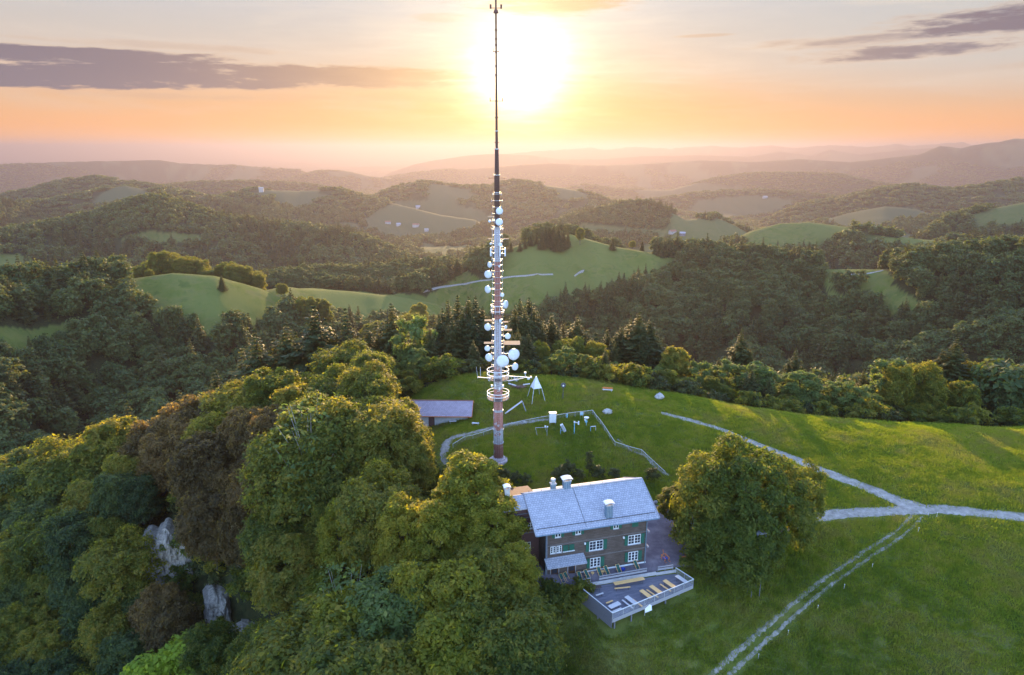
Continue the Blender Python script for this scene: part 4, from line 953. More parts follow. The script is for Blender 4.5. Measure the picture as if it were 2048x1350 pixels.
for a, b in ((1.32, 2.24), (4.58, 5.47), (10.82, 11.69)):
    window(a, 7.2, b, 8.1, 2, 1, cols=1); shutter(a-.5, 7.15, a-.06, 8.12); shutter(b+.06, 7.15, b+.5, 8.12)
shutter(13.96, 7.0, 15.0, 8.1, 'closed green attic shutter')
window(.61, 4.55, 1.43, 5.68, 2, 3, cols=1); window(1.60, 4.55, 2.42, 5.68, 2, 3, cols=1)
for a in (2.66, 3.63): shutter(a, 4.6, a+.82, 5.62, 'closed green shutter over a small window'); MB().box(a-.06, -.2, 4.46, a+.88, -.02, 4.55).build('sill', M_WPAINT, inn)
window(6.92, 3.98, 9.2, 5.55, 2, 3); shutter(6.36, 3.9, 6.86, 5.6); shutter(9.27, 3.9, 9.84, 5.6)
window(13.42, 3.98, 15.55, 5.55, 2, 3); shutter(12.82, 3.9, 13.36, 5.6); shutter(15.62, 3.9, 16.2, 5.6)
window(7.15, 1.0, 8.85, 2.56, 3, 3, cols=1); shutter(6.58, .9, 7.09, 2.6); shutter(8.91, .9, 9.5, 2.6)
window(13.58, 1.0, 15.24, 2.56, 3, 3, cols=1); shutter(13.0, .9, 13.52, 2.6); shutter(15.3, .9, 15.9, 2.6)
for a, b in ((.75, 1.95), (3.55, 4.7)):
    d_ = MB().box(a, -.09, .1, b, -.02, 2.35).build('door', M_DOOR, inn); MB().box(a+.18, -.115, 1.0, b-.18, -.092, 2.15).build('pane', M_GLASS, d_)
    MB().box(a-.12, -.12, .05, a-.004, -.01, 2.45).box(b+.004, -.12, .05, b+.12, -.01, 2.45).box(a-.12, -.12, 2.352, b+.12, -.01, 2.47).build('frame', M_GREYW, d_)
cn = MB(); M4 = Matrix.Identity(4)
vs = [(x, y, z+o) for x in (-.35, 6.02) for (y, z) in ((0, 3.78), (-1.75, 3.10)) for o in (0, -.12)]
cn.add(vs, [(0, 2, 6, 4), (1, 5, 7, 3), (0, 4, 5, 1), (2, 3, 7, 6), (0, 1, 3, 2), (4, 6, 7, 5)]); cn = cn.build('canopy', M_ROOF, inn)
for xx in (0, 2.8, 5.7): MB().bar((xx, -1.6, 3.0), (xx, -.02, 2.3), .09, .09).build('bracket', M_BOARD, cn)
for xx in (-.12, 16.45): MB().tube((xx, -.14, .1), (xx, -.14, 8.5), .055, n=8).build('downspout', M_PIPE, inn)
for xx in (6.17, 12.61):
    MB().box(xx-.12, -.30, 5.28, xx+.12, -.02, 5.58).build('wall_lamp', M_WPAINT, inn, bev=.03)
# annex joining on the left
mb = MB(); gable_prism(mb, -6.4, -.01, 3.8, 10.2, -.6, RZ-.47*2.0-.35, RZ-.35, RY); mb.build('annex_wall', M_BRICKR, inn)
mb = MB(); roof_slab(mb, -6.9, -2.16, RY, RZ-.12, 3.2, RZ-.12-.5*2.3, 10.8, RZ-.12-.5*5.3); ar = mb.build('annex_roof', M_ROOF, inn)
chimney(-4.9, 4.9, 10.8, 13.7, .75, .75, 'flat' if 0 else 'slab', M_CONC, ar, seams=False)
for a in (-2.95, -1.85): window(a, 7.0, a+.85, 7.95, 2, 2, y=3.8, cols=1)
for zz in (6.2, 8.9, 9.6): MB().box(-6.4, 3.70, zz, -.02, 3.795, zz+.14).build('belt_board', M_BOARD, inn)
window(-3.2, 3.6, -1.4, 4.6, 2, 2, y=3.8)

# ---------------------------------------------------------------- deck
DZ_ = -.5
deck = thing('terrace_deck', 'raised wooden deck with wire railing jutting out below the inn', 'deck', hw(0, 0, 0), HA)
A_, B_, C_, E_ = (6.55, -10.45), (21.65, -6.35), (20.45, -2.95), (3.95, -2.7)
fl = MB(); nb = 46
for k in range(nb):
    u0, u1 = k/nb+.0012, (k+1)/nb-.0012
    p = [Vector(A_).lerp(Vector(E_), u0), Vector(B_).lerp(Vector(C_), u0), Vector(B_).lerp(Vector(C_), u1), Vector(A_).lerp(Vector(E_), u1)]
    fl.prism([tuple(q_) for q_ in p], DZ_-.06, DZ_)
M_DECK = plain('deck_boards', (.105, .105, .14), (.19, .185, .23), 1.2, .75, stretch=(.5, 3, 1))
fl.build('floor', M_DECK, deck)
def wall_seg(mb, p, q_, z0, z1, th=.06):
    return mb.bar((p[0], p[1], (z0+z1)/2), (q_[0], q_[1], (z0+z1)/2), th, z1-z0)
wall_seg(MB(), A_, B_, DZ_-.62, DZ_-.02, .08).build('fascia', M_GREYW, deck); wall_seg(MB(), B_, C_, DZ_-.62, DZ_-.02, .08).build('fascia', M_GREYW, deck)
wall_seg(MB(), (A_[0]-.06, A_[1]), (E_[0]-.06, E_[1]), DZ_-1.5, .46, .07).build('side_panel', M_BOARD, deck)
def rail(p, q_, n, z0, z1, name='railing'):
    mb = MB(); P0 = Vector((*p, 0)); P1 = Vector((*q_, 0))
    r = MB().bar((*p, z1), (*q_, z1), .09, .07).build(name, M_WHITE, deck)
    for k in range(n+1): c = P0.lerp(P1, k/n); mb.box(c.x-.03, c.y-.03, z0, c.x+.03, c.y+.03, z1-.036)
    mb.build('post', M_STEEL, r); wz = MB()
    for k in range(1, 6): zz = z0+(z1-z0)*k/6; wz.tube((*p, zz), (*q_, zz), .012, n=4)
    m_ = int((P1-P0).length/.14)
    for k in range(m_): c = P0.lerp(P1, (k+.5)/m_); wz.tube((c.x, c.y, z0+.05), (c.x, c.y, z1-.04), .008, n=3)
    wz.build('mesh', M_STEEL, r)
rail(A_, B_, 8, DZ_, .5); rail(B_, C_, 2, DZ_, .5)
MB().bar((*A_, .5), (*E_, .5), .09, .08).build('handrail', M_WHITE, deck)
for (x, y) in [(7.2, -9.8), (10.2, -9.0), (13.4, -8.1), (16.6, -7.2), (19.2, -6.5), (21.2, -5.8), (5.8, -7.0), (20.8, -4.0)]:
    w3 = hw(x, y); MB().box(x-.1, y-.1, gz(*w3[:2])-.3, x+.1, y+.1, DZ_-.062).build('support_post', M_BOARD, deck)
MB().box(12.4, -8.05, -1.9, 13.6, -7.95, DZ_-.66).build('brace_panel', M_BOARD, deck)
bm_ = MB()
for k in range(4): u = (k+.5)/4; bm_.bar(tuple(Vector((*A_, DZ_-.17)).lerp(Vector((*E_, DZ_-.17)), u)), tuple(Vector((*B_, DZ_-.17)).lerp(Vector((*C_, DZ_-.17)), u)), .12, .2)
bm_.build('joist', M_BOARD, deck)
# retaining edge and timber fences between yard and deck
edge = MB().bar((3.6, -2.62, -.15), (17.2, -2.62, -.15), .22, .5).bar((17.2, -2.72, -.2), (20.6, -2.80, -.2), .22, .4).build('retaining_wall', M_CONC)
edge.location = hw(0, 0, 0); edge.rotation_euler = (0, 0, HA); tag(edge, 'low concrete edge between the inn yard and the wooden deck', 'low wall')
def timber_fence(x0, y0, x1, y1, lbl, n):
    t = thing('timber_fence', lbl, 'fence', hw(x0, y0, 0), HA+math.atan2(y1-y0, x1-x0)); L = math.hypot(x1-x0, y1-y0)
    MB().box(0, -.06, .72, L, .06, .84).build('top_rail', M_GREYW, t); MB().box(0, -.03, .18, L, .03, .50).build('board', M_GREYW, t)
    for k in range(n+1): MB().box(L*k/n-.05, .062, -.3, L*k/n+.05, .16, .72).build('post', M_BOARD, t)
timber_fence(7.8, -2.35, 15.8, -2.28, 'longest grey timber fence, in front of the deck chairs', 6)
timber_fence(17.6, -2.45, 20.2, -2.55, 'short grey timber fence at the right corner of the deck', 2)
timber_fence(4.3, -2.4, 6.4, -2.35, 'short grey timber fence at the left end of the deck', 2)
hedge = []
# tables and benches
def make_table(lbl, c, ang, L, W, mat, z=DZ_, grp=None):
    t = thing('table', lbl, 'table', hw(c[0], c[1], z), HA+ang, grp)
    MB().box(-L/2, -W/2, .72, L/2, W/2, .76).build('tabletop', mat, t)
    for s in (-1, 1):
        l = MB(); x = s*(L/2-.35); l.bar((x, -W*.4, 0), (x, -W*.3, .718), .04, .04); l.bar((x, W*.4, 0), (x, W*.3, .718), .04, .04); l.bar((x, -W*.36, .3), (x, W*.36, .3), .03, .03); l.build('leg', M_DARKM, t)
def make_bench(lbl, c, ang, L, mat, z=DZ_, W=.26):
    t = thing('bench', lbl, 'bench', hw(c[0], c[1], z), HA+ang)
    MB().box(-L/2, -W/2, .43, L/2, W/2, .47).build('seat', mat, t)
    for s in (-1, 1): x = s*(L/2-.3); MB().bar((x, -W*.4, 0), (x, -W*.4, .428), .035, .035).bar((x, W*.4, 0), (x, W*.4, .428), .035, .035).build('leg', M_DARKM, t)
def ctr(q_): return (sum(a for a, b in q_)/len(q_), sum(b for a, b in q_)/len(q_))
tb = {'T1': [(6.58,-8.49),(8.37,-7.88),(8.58,-8.67),(6.69,-9.25)], 'T2': [(9.75,-7.13),(10.48,-7.05),(11.26,-9.12),(10.38,-9.43)], 'T3': [(12.41,-6.42),(13.31,-6.27),(13.95,-8.35),(13.18,-8.61)],
 'T4': [(14.38,-5.77),(15.14,-5.68),(15.8,-7.81),(15.07,-7.99)], 'T5': [(17.0,-5.08),(17.79,-4.98),(18.46,-7.06),(17.64,-7.24)], 'T6': [(19.43,-4.5),(20.11,-4.37),(20.79,-6.5),(20.08,-6.71)]}
tl = {'T1': ('pale table in the left front corner of the deck', M_PALEP), 'T2': ('pale grey-white table left of the three orange tables on the deck', M_PALEP), 'T3': ('leftmost orange pine table along the front rail of the deck', M_PINE),
 'T4': ('middle orange pine table along the front rail of the deck', M_PINE), 'T5': ('rightmost orange pine table along the front rail of the deck', M_PINE), 'T6': ('pale table in the right corner of the deck', M_PALEP)}
for k, q_ in tb.items():
    c = ctr(q_)
    if k == 'T1': make_table(tl[k][0], (c[0]+.1, c[1]), .31, 1.95, .8, tl[k][1])
    else: make_table(tl[k][0], c, -1.25, 2.2, .74, tl[k][1])
make_table('longest orange pine table, against the back edge of the deck', (12.1, -3.85), .02, 5.0, .75, M_PINE)
make_bench('orange bench in front of the longest table on the deck', (10.6, -4.75), -.10, 2.5, M_PINE); 
make_bench('pale narrow bench left of the pale grey-white table', (9.75, -8.5), -1.25, 2.3, M_PALEP); make_bench('thin orange bench between the first two orange tables', (14.35, -7.2), -1.2, 2.3, M_PINE)
make_bench('thin orange bench between the last two orange tables', (16.9, -6.45), -1.22, 2.2, M_PINE); make_bench('pale bench in front of the corner table at the left', (7.7, -9.3), .27, 1.7, M_PALEP)
make_bench('short yellow bench behind the corner table at the left', (7.4, -7.35), .25, 1.2, M_PINE); make_bench('pale bench by the left side panel of the deck', (6.7, -5.3), .2, 1.3, M_PALEP)
make_bench('thin orange bench at the right side of the pale grey-white table', (11.25, -8.6), -1.25, 2.0, M_PINE)
make_table('low dark brown table near the back left corner of the deck', (6.5, -4.0), .1, 1.9, .7, plain('dark_brown_boards', (.06, .045, .045), (.11, .08, .075), 4))
# deck chairs
def deck_chair(lbl, x, y, ang):
    t = thing('deck_chair', lbl, 'deck chair', hw(x, y, .06), HA+ang, 'green deck chairs in front of the inn')
    for s in (-.3, .3):
        MB().bar((s, -.62, .02), (s, .50, .98), .05, .04).build('long_rail', M_PINE, t); MB().bar((s*.92, .50, .02), (s*.92, -.30, .52), .04, .035).build('cross_rail', M_PINE, t)
    MB().bar((-.33, .50, .98), (.33, .50, .98), .04, .04).bar((-.33, -.62, .05), (.33, -.62, .05), .04, .04).build('crossbar', M_PINE, t)
    vs = []; fs = []
    for k in range(9):
        u = k/8; yy = -.50+.99*u; zz = .12+.86*u-.20*math.sin(math.pi*u)
        for xx in (-.25, .25): vs += [(xx, yy, zz), (xx, yy, zz+.015)]
    for k in range(8): b = k*4; fs += [(b+1, b+3, b+7, b+5), (b, b+4, b+6, b+2), (b, b+1, b+5, b+4), (b+2, b+6, b+7, b+3)]
    MB().add(vs, fs).build('canvas', M_CANVAS, t)
for lbl, x, y, a in [('leftmost green deck chair by the inn doors', 2.25, -.95, .32), ('green deck chair right behind the leftmost one', 3.05, -.75, .36), ('left green deck chair of the second pair, near the short timber fence', 5.05, -1.2, .1), ('right green deck chair of the second pair, under the canopy end', 6.3, -.98, .28),
  ('left green deck chair of the third pair, beside an orange stool', 8.45, -.85, .12), ('right green deck chair of the third pair, right of an orange stool', 9.65, -.85, .22), ('single green deck chair beside the blue tub', 11.6, -.95, .08), ('rightmost green deck chair near the corner of the inn', 14.75, -.7, .2)]: deck_chair(lbl, x, y, a)
def stool(lbl, x, y):
    t = thing('stool', lbl, 'stool', hw(x, y, .06), HA); MB().prism([(.28*math.cos(i*math.pi/4), .28*math.sin(i*math.pi/4)) for i in range(8)], .36, .41).build('seat', M_PINE, t)
    for i in range(3): a = i*2.1; MB().tube((.2*math.cos(a), .2*math.sin(a), 0), (.12*math.cos(a), .12*math.sin(a), .36), .025, n=6).build('leg', M_PINE, t)
stool('small orange stool between the second and third chair pairs', 7.35, -.7); stool('small orange stool between the chairs of the third pair', 9.05, -.75)
tub = MB().lathe([(.20, 0), (.34, .34), (.36, .34), (.355, .38), (.32, .38), (.20, .05)], 18).build('tub', M_BLUE); tub.location = hw(12.4, -.95, .06); tag(tub, 'round blue plastic tub beside the single deck chair', 'tub')
# orange play seat and the small fire bowl on the gravel
ps = thing('play_seat', 'orange wooden rocking seat with a blue middle on the gravel yard', 'play seat', hw(20.1, -.1, .06), HA+.15)
for s in (-.38, .38):
    r = MB(); pr = [(math.cos(t_)*.85, .28+.0+math.sin(t_)*.36) for t_ in np.linspace(math.pi*1.08, math.pi*1.92, 9)]
    for i in range(8): r.bar((s, pr[i][0], pr[i][1]-.0), (s, pr[i+1][0], pr[i+1][1]), .07, .08)
    r.build('rocker', M_ORANGE, ps); MB().bar((s, -.4, .1), (s, -.5, .75), .07, .07).bar((s, .4, .1), (s, .55, .85), .07, .07).bar((s, -.5, .72), (s, .55, .80), .07, .06).build('side_frame', M_ORANGE, ps)
MB().box(-.34, -.32, .38, .34, .32, .44).build('seat', M_BLUE, ps); MB().bar((-.38, .55, .8), (.38, .55, .8), .07, .07).bar((0, .55, .8), (0, .75, 1.5), .06, .06).build('back_post', M_ORANGE, ps)
fb = thing('fire_bowl', 'small rusty orange bowl at the edge of the gravel yard', 'fire bowl', hw(23.1, -.8, .02), HA)
MB().lathe([(.15, .22), (.42, .30), (.50, .42), (.46, .42), (.14, .28)], 16).build('bowl', M_ORANGE, fb)
for i in range(3): a = i*2.1; MB().tube((.34*math.cos(a), .34*math.sin(a), 0), (.26*math.cos(a), .26*math.sin(a), .3), .03, n=6).build('leg', M_DARKM, fb)
# white board on a post below the deck
x, y, z = hit(1293, 1230); wb = thing('notice_board', 'white tilted panel on a post below the front edge of the deck', 'panel', (x, y, z), HA)
MB().tube((-.3, 0, -.3), (-.3, 0, 2.0), .06, n=8).build('post', M_STEEL, wb); MB().prism([(-.55, -.55), (.55, -.35), (.6, .35), (.1, .62), (-.5, .5)], 0, .05, Matrix.Translation((.1, -.15, 1.25))@Matrix.Rotation(rad(62), 4, 'X')).build('panel', M_WHITE, wb)
# platform among the leaves of the yard tree
dd_ = ray(1520, 1065); Yp = 92.5; t_ = Yp/dd_[1]; px_, pz_ = dd_[0]*t_, CAM_Z+dd_[2]*t_
pl = thing('lookout_platform', 'small grey slatted platform on poles showing among the leaves of the large yard tree', 'platform', (px_, Yp, gz(px_, Yp)), .3)
h_ = pz_-gz(px_, Yp)
for k in range(5): MB().box(-.85, -.6+k*.25, h_, .85, -.38+k*.25, h_+.05).build('slat', M_GREYW, pl)
for sx in (-.75, .75):
    for sy in (-.5, .5): MB().tube((sx, sy, -.3), (sx, sy, h_-.002), .06, n=6).build('leg', M_BOARD, pl)

# ---------------------------------------------------------------- mast
bx_, by_, bz_ = hit(997, 922)
def mz(py): return atY(997, py, by_)[2]-bz_
mast = thing('antenna_mast', 'tall red and grey telecom mast hung with white dishes, in front of the sun', 'mast', (bx_, by_, bz_))
m_mast, T = new_mat('mast_paint_backlit_top'); tc = T.node('ShaderNodeTexCoord').outputs['Object']; sp_ = T.node('ShaderNodeSeparateXYZ'); T.l.new(tc, sp_.inputs[0]); Z_ = sp_.outputs[2]
n = T.noise(tc, .8, 5, .7); n2 = T.noise(tc, 3.5, 5, .7)
red = T.mix(T.smooth(n2, .45, .7), (.34, .14, .11, 1), (.42, .24, .21, 1)); red = T.mix(T.smooth(Z_, mz(462), mz(448)), red, (.075, .035, .022, 1)); gry = T.mix(T.smooth(n2, .4, .7), (.40, .39, .43, 1), (.52, .51, .55, 1))  # upper mast darkened in its colour to stand for backlight
bands = [(923, 884, 1), (884, 857, 0), (857, 802, 1), (802, 760, 0), (760, 756, 0), (756, 744, 0), (744, 600, 0), (600, 522, 1), (522, 452, 0), (452, 380, 2), (380, 0, 2)]
bands = [(923, 885, 1), (885, 858, 0), (858, 822, 1), (822, 818, 0), (818, 776, 1), (776, 640, 0), (640, 522, 1), (522, 455, 0), (455, -60, 1)]
c = None
redm = None
for (a, b, k) in bands:
    if k != 1: continue
    lo, hi_ = mz(a)-.01, mz(b)
    q_ = T.math('MULTIPLY', T.math('GREATER_THAN', Z_, lo), T.math('LESS_THAN', Z_, hi_)); redm = q_ if redm is None else T.math('ADD', redm, q_)
pat = T.math('MULTIPLY', T.smooth(n, .56, .60), T.math('LESS_THAN', Z_, mz(640)))
redm = T.math('ABSOLUTE', T.math('SUBTRACT', redm, T.math('MULTIPLY', pat, .85)))
out_surf(T, bsdf(T, T.mix(redm, gry, red), .6, .3, bump(T, n2, .2, .02)))
m_redsteel = plain('red_brown_steel', (.10, .04, .03), (.16, .07, .05), 3, .6)
px_r = [(920, .98), (822, .96), (821, .92), (760, .84), (700, .80), (600, .64), (500, .60), (452, .56), (451, .50), (380, .48), (350, .47), (349, .40), (298, .34), (297, .24), (262, .23), (261, .21), (200, .19), (120, .17), (30, .15), (-90, .13)]
prof = [(r, mz(p)) for p, r in px_r]; prof[0] = (.98, .9)
MB().lathe(prof, 24).build('tube', m_mast, mast, smooth=False)
for p in mast.children[-1].data.polygons: p.use_smooth = len(p.vertices) == 4
pl_ = MB(); oc = lambda r: [(r*math.cos(math.pi/8+i*math.pi/4), r*math.sin(math.pi/8+i*math.pi/4)) for i in range(8)]
pl_.prism(oc(1.95), -.8, .42).prism(oc(1.45), .422, .8).prism(oc(1.1), .802, 1.0); pl_.build('foundation', plain('pinkish_concrete', (.30, .23, .24), (.45, .38, .39), 1.5, .9), mast)
for i in range(16):
    a = i*math.pi/8; MB().tube((1.06*math.cos(a), 1.06*math.sin(a), .8), (1.06*math.cos(a), 1.06*math.sin(a), 1.12), .05, n=5).build('anchor_bolt', M_STEEL, mast)
def rad_at(z): return float(np.interp(z, [q_[1] for q_ in prof], [q_[0] for q_ in prof]))
for py in (858, 884, 820, 640, 522, 455, 385, 350, 298, 262):
    z = mz(py); r = rad_at(z); MB().lathe([(r+.02, z-.08), (r+.10, z-.08), (r+.10, z+.08), (r+.02, z+.08)], 20).build('flange', M_STEEL, mast)
# ladder and climbing brackets
ld = MB(); z0_, z1_ = 1.5, mz(300)
for s in (-.2, .2):
    for k in range(24): a, b = z0_+(z1_-z0_)*k/24, z0_+(z1_-z0_)*(k+1)/24; ld.tube((s, -rad_at(a)-.18, a), (s, -rad_at(b)-.18, b), .025, n=4)
z = z0_
while z < z1_: ld.tube((-.2, -rad_at(z)-.18, z), (.2, -rad_at(z)-.18, z), .018, n=4); z += .4
ld.build('ladder', m_redsteel, mast)
RM = random.Random(8)
for py in list(range(388, 455, 13))+list(range(458, 640, 12))+list(range(646, 740, 12)):
    z = mz(py); r = rad_at(z); b = MB(); w_ = r+RM.uniform(.28, .5)
    b.lathe([(r+.01, z-.04), (r+.06, z-.04), (r+.06, z+.04), (r+.01, z+.04)], 16)
    for s in (-1, 1): b.bar((s*r, -.05, z), (s*w_, -.05, z), .07, .07); b.tube((s*w_, -.05, z-.22), (s*w_, -.05, z+.18), .06, n=6)
    b.build('cable_bracket', M_STEEL, mast)
for s in (-1, 1):
    cb = MB()
    for k in range(14):
        a = mz(740)+(mz(455)-mz(740))*k/14; b = mz(740)+(mz(455)-mz(740))*(k+1)/14; cb.tube((s*(rad_at(a)+.30), -.05, a), (s*(rad_at(b)+.30), -.05, b), .035, n=5)
    cb.build('cable_run', M_STEEL, mast)
for py in (60, 78, 90, 104, 132, 150, 235, 285):
    z = mz(py); r = rad_at(z); b = MB(); b.lathe([(r+.01, z-.12), (r+.05, z-.12), (r+.05, z+.12), (r+.01, z+.12)], 12); b.bar((-r-.22, 0, z), (r+.22, 0, z), .06, .06); b.build('cable_bracket', m_redsteel, mast)
for py, w_ in ((202, 1.1), (356, 1.4), (103, .5), (16, .9)):
    z = mz(py); b = MB().bar((-w_, 0, z), (w_, 0, z), .09, .09); 
    for s in (-1, 1): b.tube((s*w_, 0, z-.1), (s*w_, 0, z+(.55 if py < 300 else .1)), .07 if py > 20 else .16, n=8)
    b.build('cross_arm', m_redsteel, mast)
z = mz(25); MB().lathe([(.42, z-.1), (.42, z+.05), (.28, z+.45), (.2, z+.5)], 12).build('beacon', m_redsteel, mast)
# dishes: (px, py, radius px, aim azimuth deg (0 = towards the valley below the inn), depth)
DI = [(999,421,7.6,4,.9),(998.5,443,7.8,12,.9),(979.5,442,3.0,-30,.6),(981.6,487,2.4,-20,.4),(1000.7,488,4.4,0,.4),(979.6,529,6.2,-52,.8),(976.7,548,8.4,-28,1.0),(976,578,8.2,-48,.9),(998.9,531,2.2,0,.4),
 (1004.4,589,4.4,8,.5),(1011,608,8.8,62,.8),(1001,639,4.6,70,.6),(976.3,653,7.8,-36,1.5),(1011.4,653,4.2,55,.6),(1015.4,671.4,6.4,14,.8),(975,695.4,6.2,-18,.7),(978.7,713.6,8.8,-34,1.0),(1005.5,717,13.2,2,1.1),(1026.8,707,12.6,24,1.3),
 (1029.6,731.8,8.0,44,1.1),(979.4,757.4,4.0,-30,.5)]
for (px, py, rp, az_, dp) in DI:
    z = mz(py); dep_ = by_*CP-(z+bz_-CAM_Z)*SP; k_ = dep_/FPX; xx = (px-1024)*k_-bx_; r = rp*k_*.93; tr = rad_at(z)
    fw = -(tr+.25+.35*r) if abs(xx) < tr+r*.5 else -(tr*.5)
    A = Matrix.Translation((xx, fw, z))@Matrix.Rotation(rad(az_), 4, 'Z')@Matrix.Rotation(rad(90), 4, 'X')
    d_ = MB().lathe([(r*.25, -.45*r*dp-.08), (r*.7, -.40*r*dp), (r*.97, -.12), (r, 0), (r, .22*dp*r+.03), (r*.97, .24*dp*r+.06), (r*.6, .28*dp*r+.075), (r*.05, .30*dp*r+.08)], 26, A).build('dish', M_RADOME, mast)
    for p in d_.data.polygons: p.use_smooth = True
    back = A@Vector((0, 0, -.45*r*dp-.08)); s = 1 if xx > 0 else -1
    tgt = Vector((s*tr*.8 if abs(xx) > tr else 0, -tr*.6, z))
    MB().tube(back, tgt, .06, n=6).tube(back+Vector((0, 0, .25)), tgt+Vector((0, 0, .35)), .035, n=5).tube(tgt+Vector((0, 0, -.4)), tgt+Vector((0, 0, .6)), .06, n=6).build('mount', M_STEEL, d_)
# ice shields and gratings
M_GRATE = plain('dark_grating', (.09, .07, .065), (.15, .12, .11), 3, .8)  # darker steel, so the sunlit tops do not blow out
def plate(px0, px1, py, dy, name='ice_shield'):
    z = mz(py); k_ = (by_*CP-(z+bz_-CAM_Z)*SP)/FPX; x0, x1 = (px0-1024)*k_-bx_, (px1-1024)*k_-bx_
    o_ = MB().box(x0, -dy/2, z, x1, dy/2, z+.05).build(name, M_GRATE, mast); MB().bar((x0, 0, z-.05), (x1, 0, z-.05), .08, .08).bar((0, 0, z-.06), ((x0+x1)/2, -dy*.3, z-.06), .06, .06).build('arm', M_STEEL, o_)
plate(969, 986, 641, 1.3); plate(1006, 1016, 644, 1.1); plate(1007, 1024, 660, 1.2); plate(968, 987, 686, 1.4); plate(1006, 1040, 686, 2.8, 'grating'); plate(976, 991, 477.5, .5); plate(1003, 1018, 477.5, .5)
plate(975.5, 986, 433, .35)
for px in (981.8, 1000.3, 1010.2):
    for_z = mz(502); k_ = (by_*CP-(for_z+bz_-CAM_Z)*SP)/FPX; xx = (px-1024)*k_-bx_
    p_ = MB().box(xx-.13, -.95, mz(511), xx+.13, -.80, mz(494)).build('sector_antenna', M_RADOME, mast, bev=.02); MB().bar((xx, -.8, for_z+.4), (xx*.4, -.3, for_z+.4), .05, .05).bar((xx, -.8, for_z-.4), (xx*.4, -.3, for_z-.4), .05, .05).build('arm', M_STEEL, p_)
def cage(pys, R, floor_py):
    for py in pys:
        z = mz(py); MB().ring((0, 0, z), R, .07).build('guard_ring', M_WHITE, mast)
    z = mz(floor_py); f_ = MB().lathe([(rad_at(z)+.02, z-.05), (R, z-.05), (R, z+.08), (rad_at(z)+.02, z+.08)], 28).build('platform', M_GRATE, mast)
    up = MB()
    for i in range(10): a = i*.6283; up.tube((R*math.cos(a), R*math.sin(a), z), (R*math.cos(a), R*math.sin(a), mz(pys[0])), .03, n=5)
    up.build('upright', M_WHITE, f_)
cage((739, 747), 2.1, 756); cage((783, 789), 2.12, 796); cage((610, 621), 1.25, 626)
MB().ring((0, 0, mz(747)), 2.1, .06).build('guard_ring', M_WHITE, mast)
# booms with small instruments
z = mz(750); b = MB().bar((.8, -.3, z), (6.6, -.6, z-.35), .12, .12).bar((.8, -.6, z-1.1), (5.0, -.6, z-.45), .07, .07)
for k in range(8): b.tube((1.2+k*.6, -.4, z-.05), (1.5+k*.6, -.5, z-.75+k*.07), .03, n=4)
b = b.build('instrument_boom', M_WHITE, mast)
MB().tube((5.3, -.5, z-.3), (5.3, -.5, z+.55), .05, n=6).box(5.1, -.6, z+.5, 5.5, -.4, z+.8).box(5.7, -.75, z-.65, 6.2, -.45, z-.35).box(6.3, -.75, z-.35, 6.55, -.5, z-.05).build('sensor', M_WHITE, b)
z = mz(753); b = MB().bar((-.8, -.3, z-.3), (-4.0, -.5, z+.05), .10, .10).build('whip_boom', M_WHITE, mast)
MB().tube((-3.4, -.5, z), (-3.4, -.5, z+2.0), .035, n=5).tube((-3.9, -.5, z-.3), (-4.2, -.5, z+2.2), .02, n=4).build('whip_aerial', M_WHITE, b)
for s, py in ((-1.2, 768), (-.5, 766), (1.0, 768), (.3, 773)):
    MB().box(s-.16, -1.25, mz(py)-.2, s+.16, -.95, mz(py)+.22).bar((s, -1.0, mz(py)), (s*.4, -.5, mz(py)), .05, .05).build('flood_lamp', M_WHITE, mast)

# ---------------------------------------------------------------- barn below the crest
x0, y0, _ = atz(943.5, 834, 5.2); barn = thing('barn', 'long low barn with lilac-grey roof left of the mast', 'barn', (x0, y0, 0), rad(-1.5))
gzb = gz(x0-2, y0+1); LB_ = 22.0; mb = MB(); gable_prism(mb, -LB_+.3, -.5, .8, 7.4, gzb-5.5, 5.35, 7.3, 4.1); mb.build('wall', M_BRICKR, barn)
mb = MB(); roof_slab(mb, -LB_, 0, 4.1, 7.6, 0, 5.3, 8.2, 5.3); br_ = mb.build('roof', M_ROOF2, barn)
MB().bar((-LB_, 4.1, 7.62), (0, 4.1, 7.62), .3, .1).build('ridge_cap', M_FARROOF, br_); MB().bar((0.04, 0, 5.2), (.04, 4.1, 7.5), .08, .3).bar((0.04, 4.1, 7.5), (.04, 8.2, 5.2), .08, .3).build('verge_board', M_ORANGE, br_)
MB().bar((-15.3, .1, 5.36), (-15.3, 4.0, 7.58), .05, .04).build('roof_seam', M_DARKM, br_)
MB().bar((-LB_, -.06, 5.2), (0, -.06, 5.2), .1, .16).build('fascia', M_ORANGE, br_)
MB().box(-13.0, .55, gzb-5.5, -10.0, .78, 5.0).build('stone_pier', M_CONC, barn); MB().box(-8.6, .62, gzb-2, -1.0, .79, 4.95).build('plaster_panel', M_CONC, barn)
MB().box(-12.0, .50, gzb-3.2, -11.2, .548, 4.2).build('door', M_DOOR, barn)

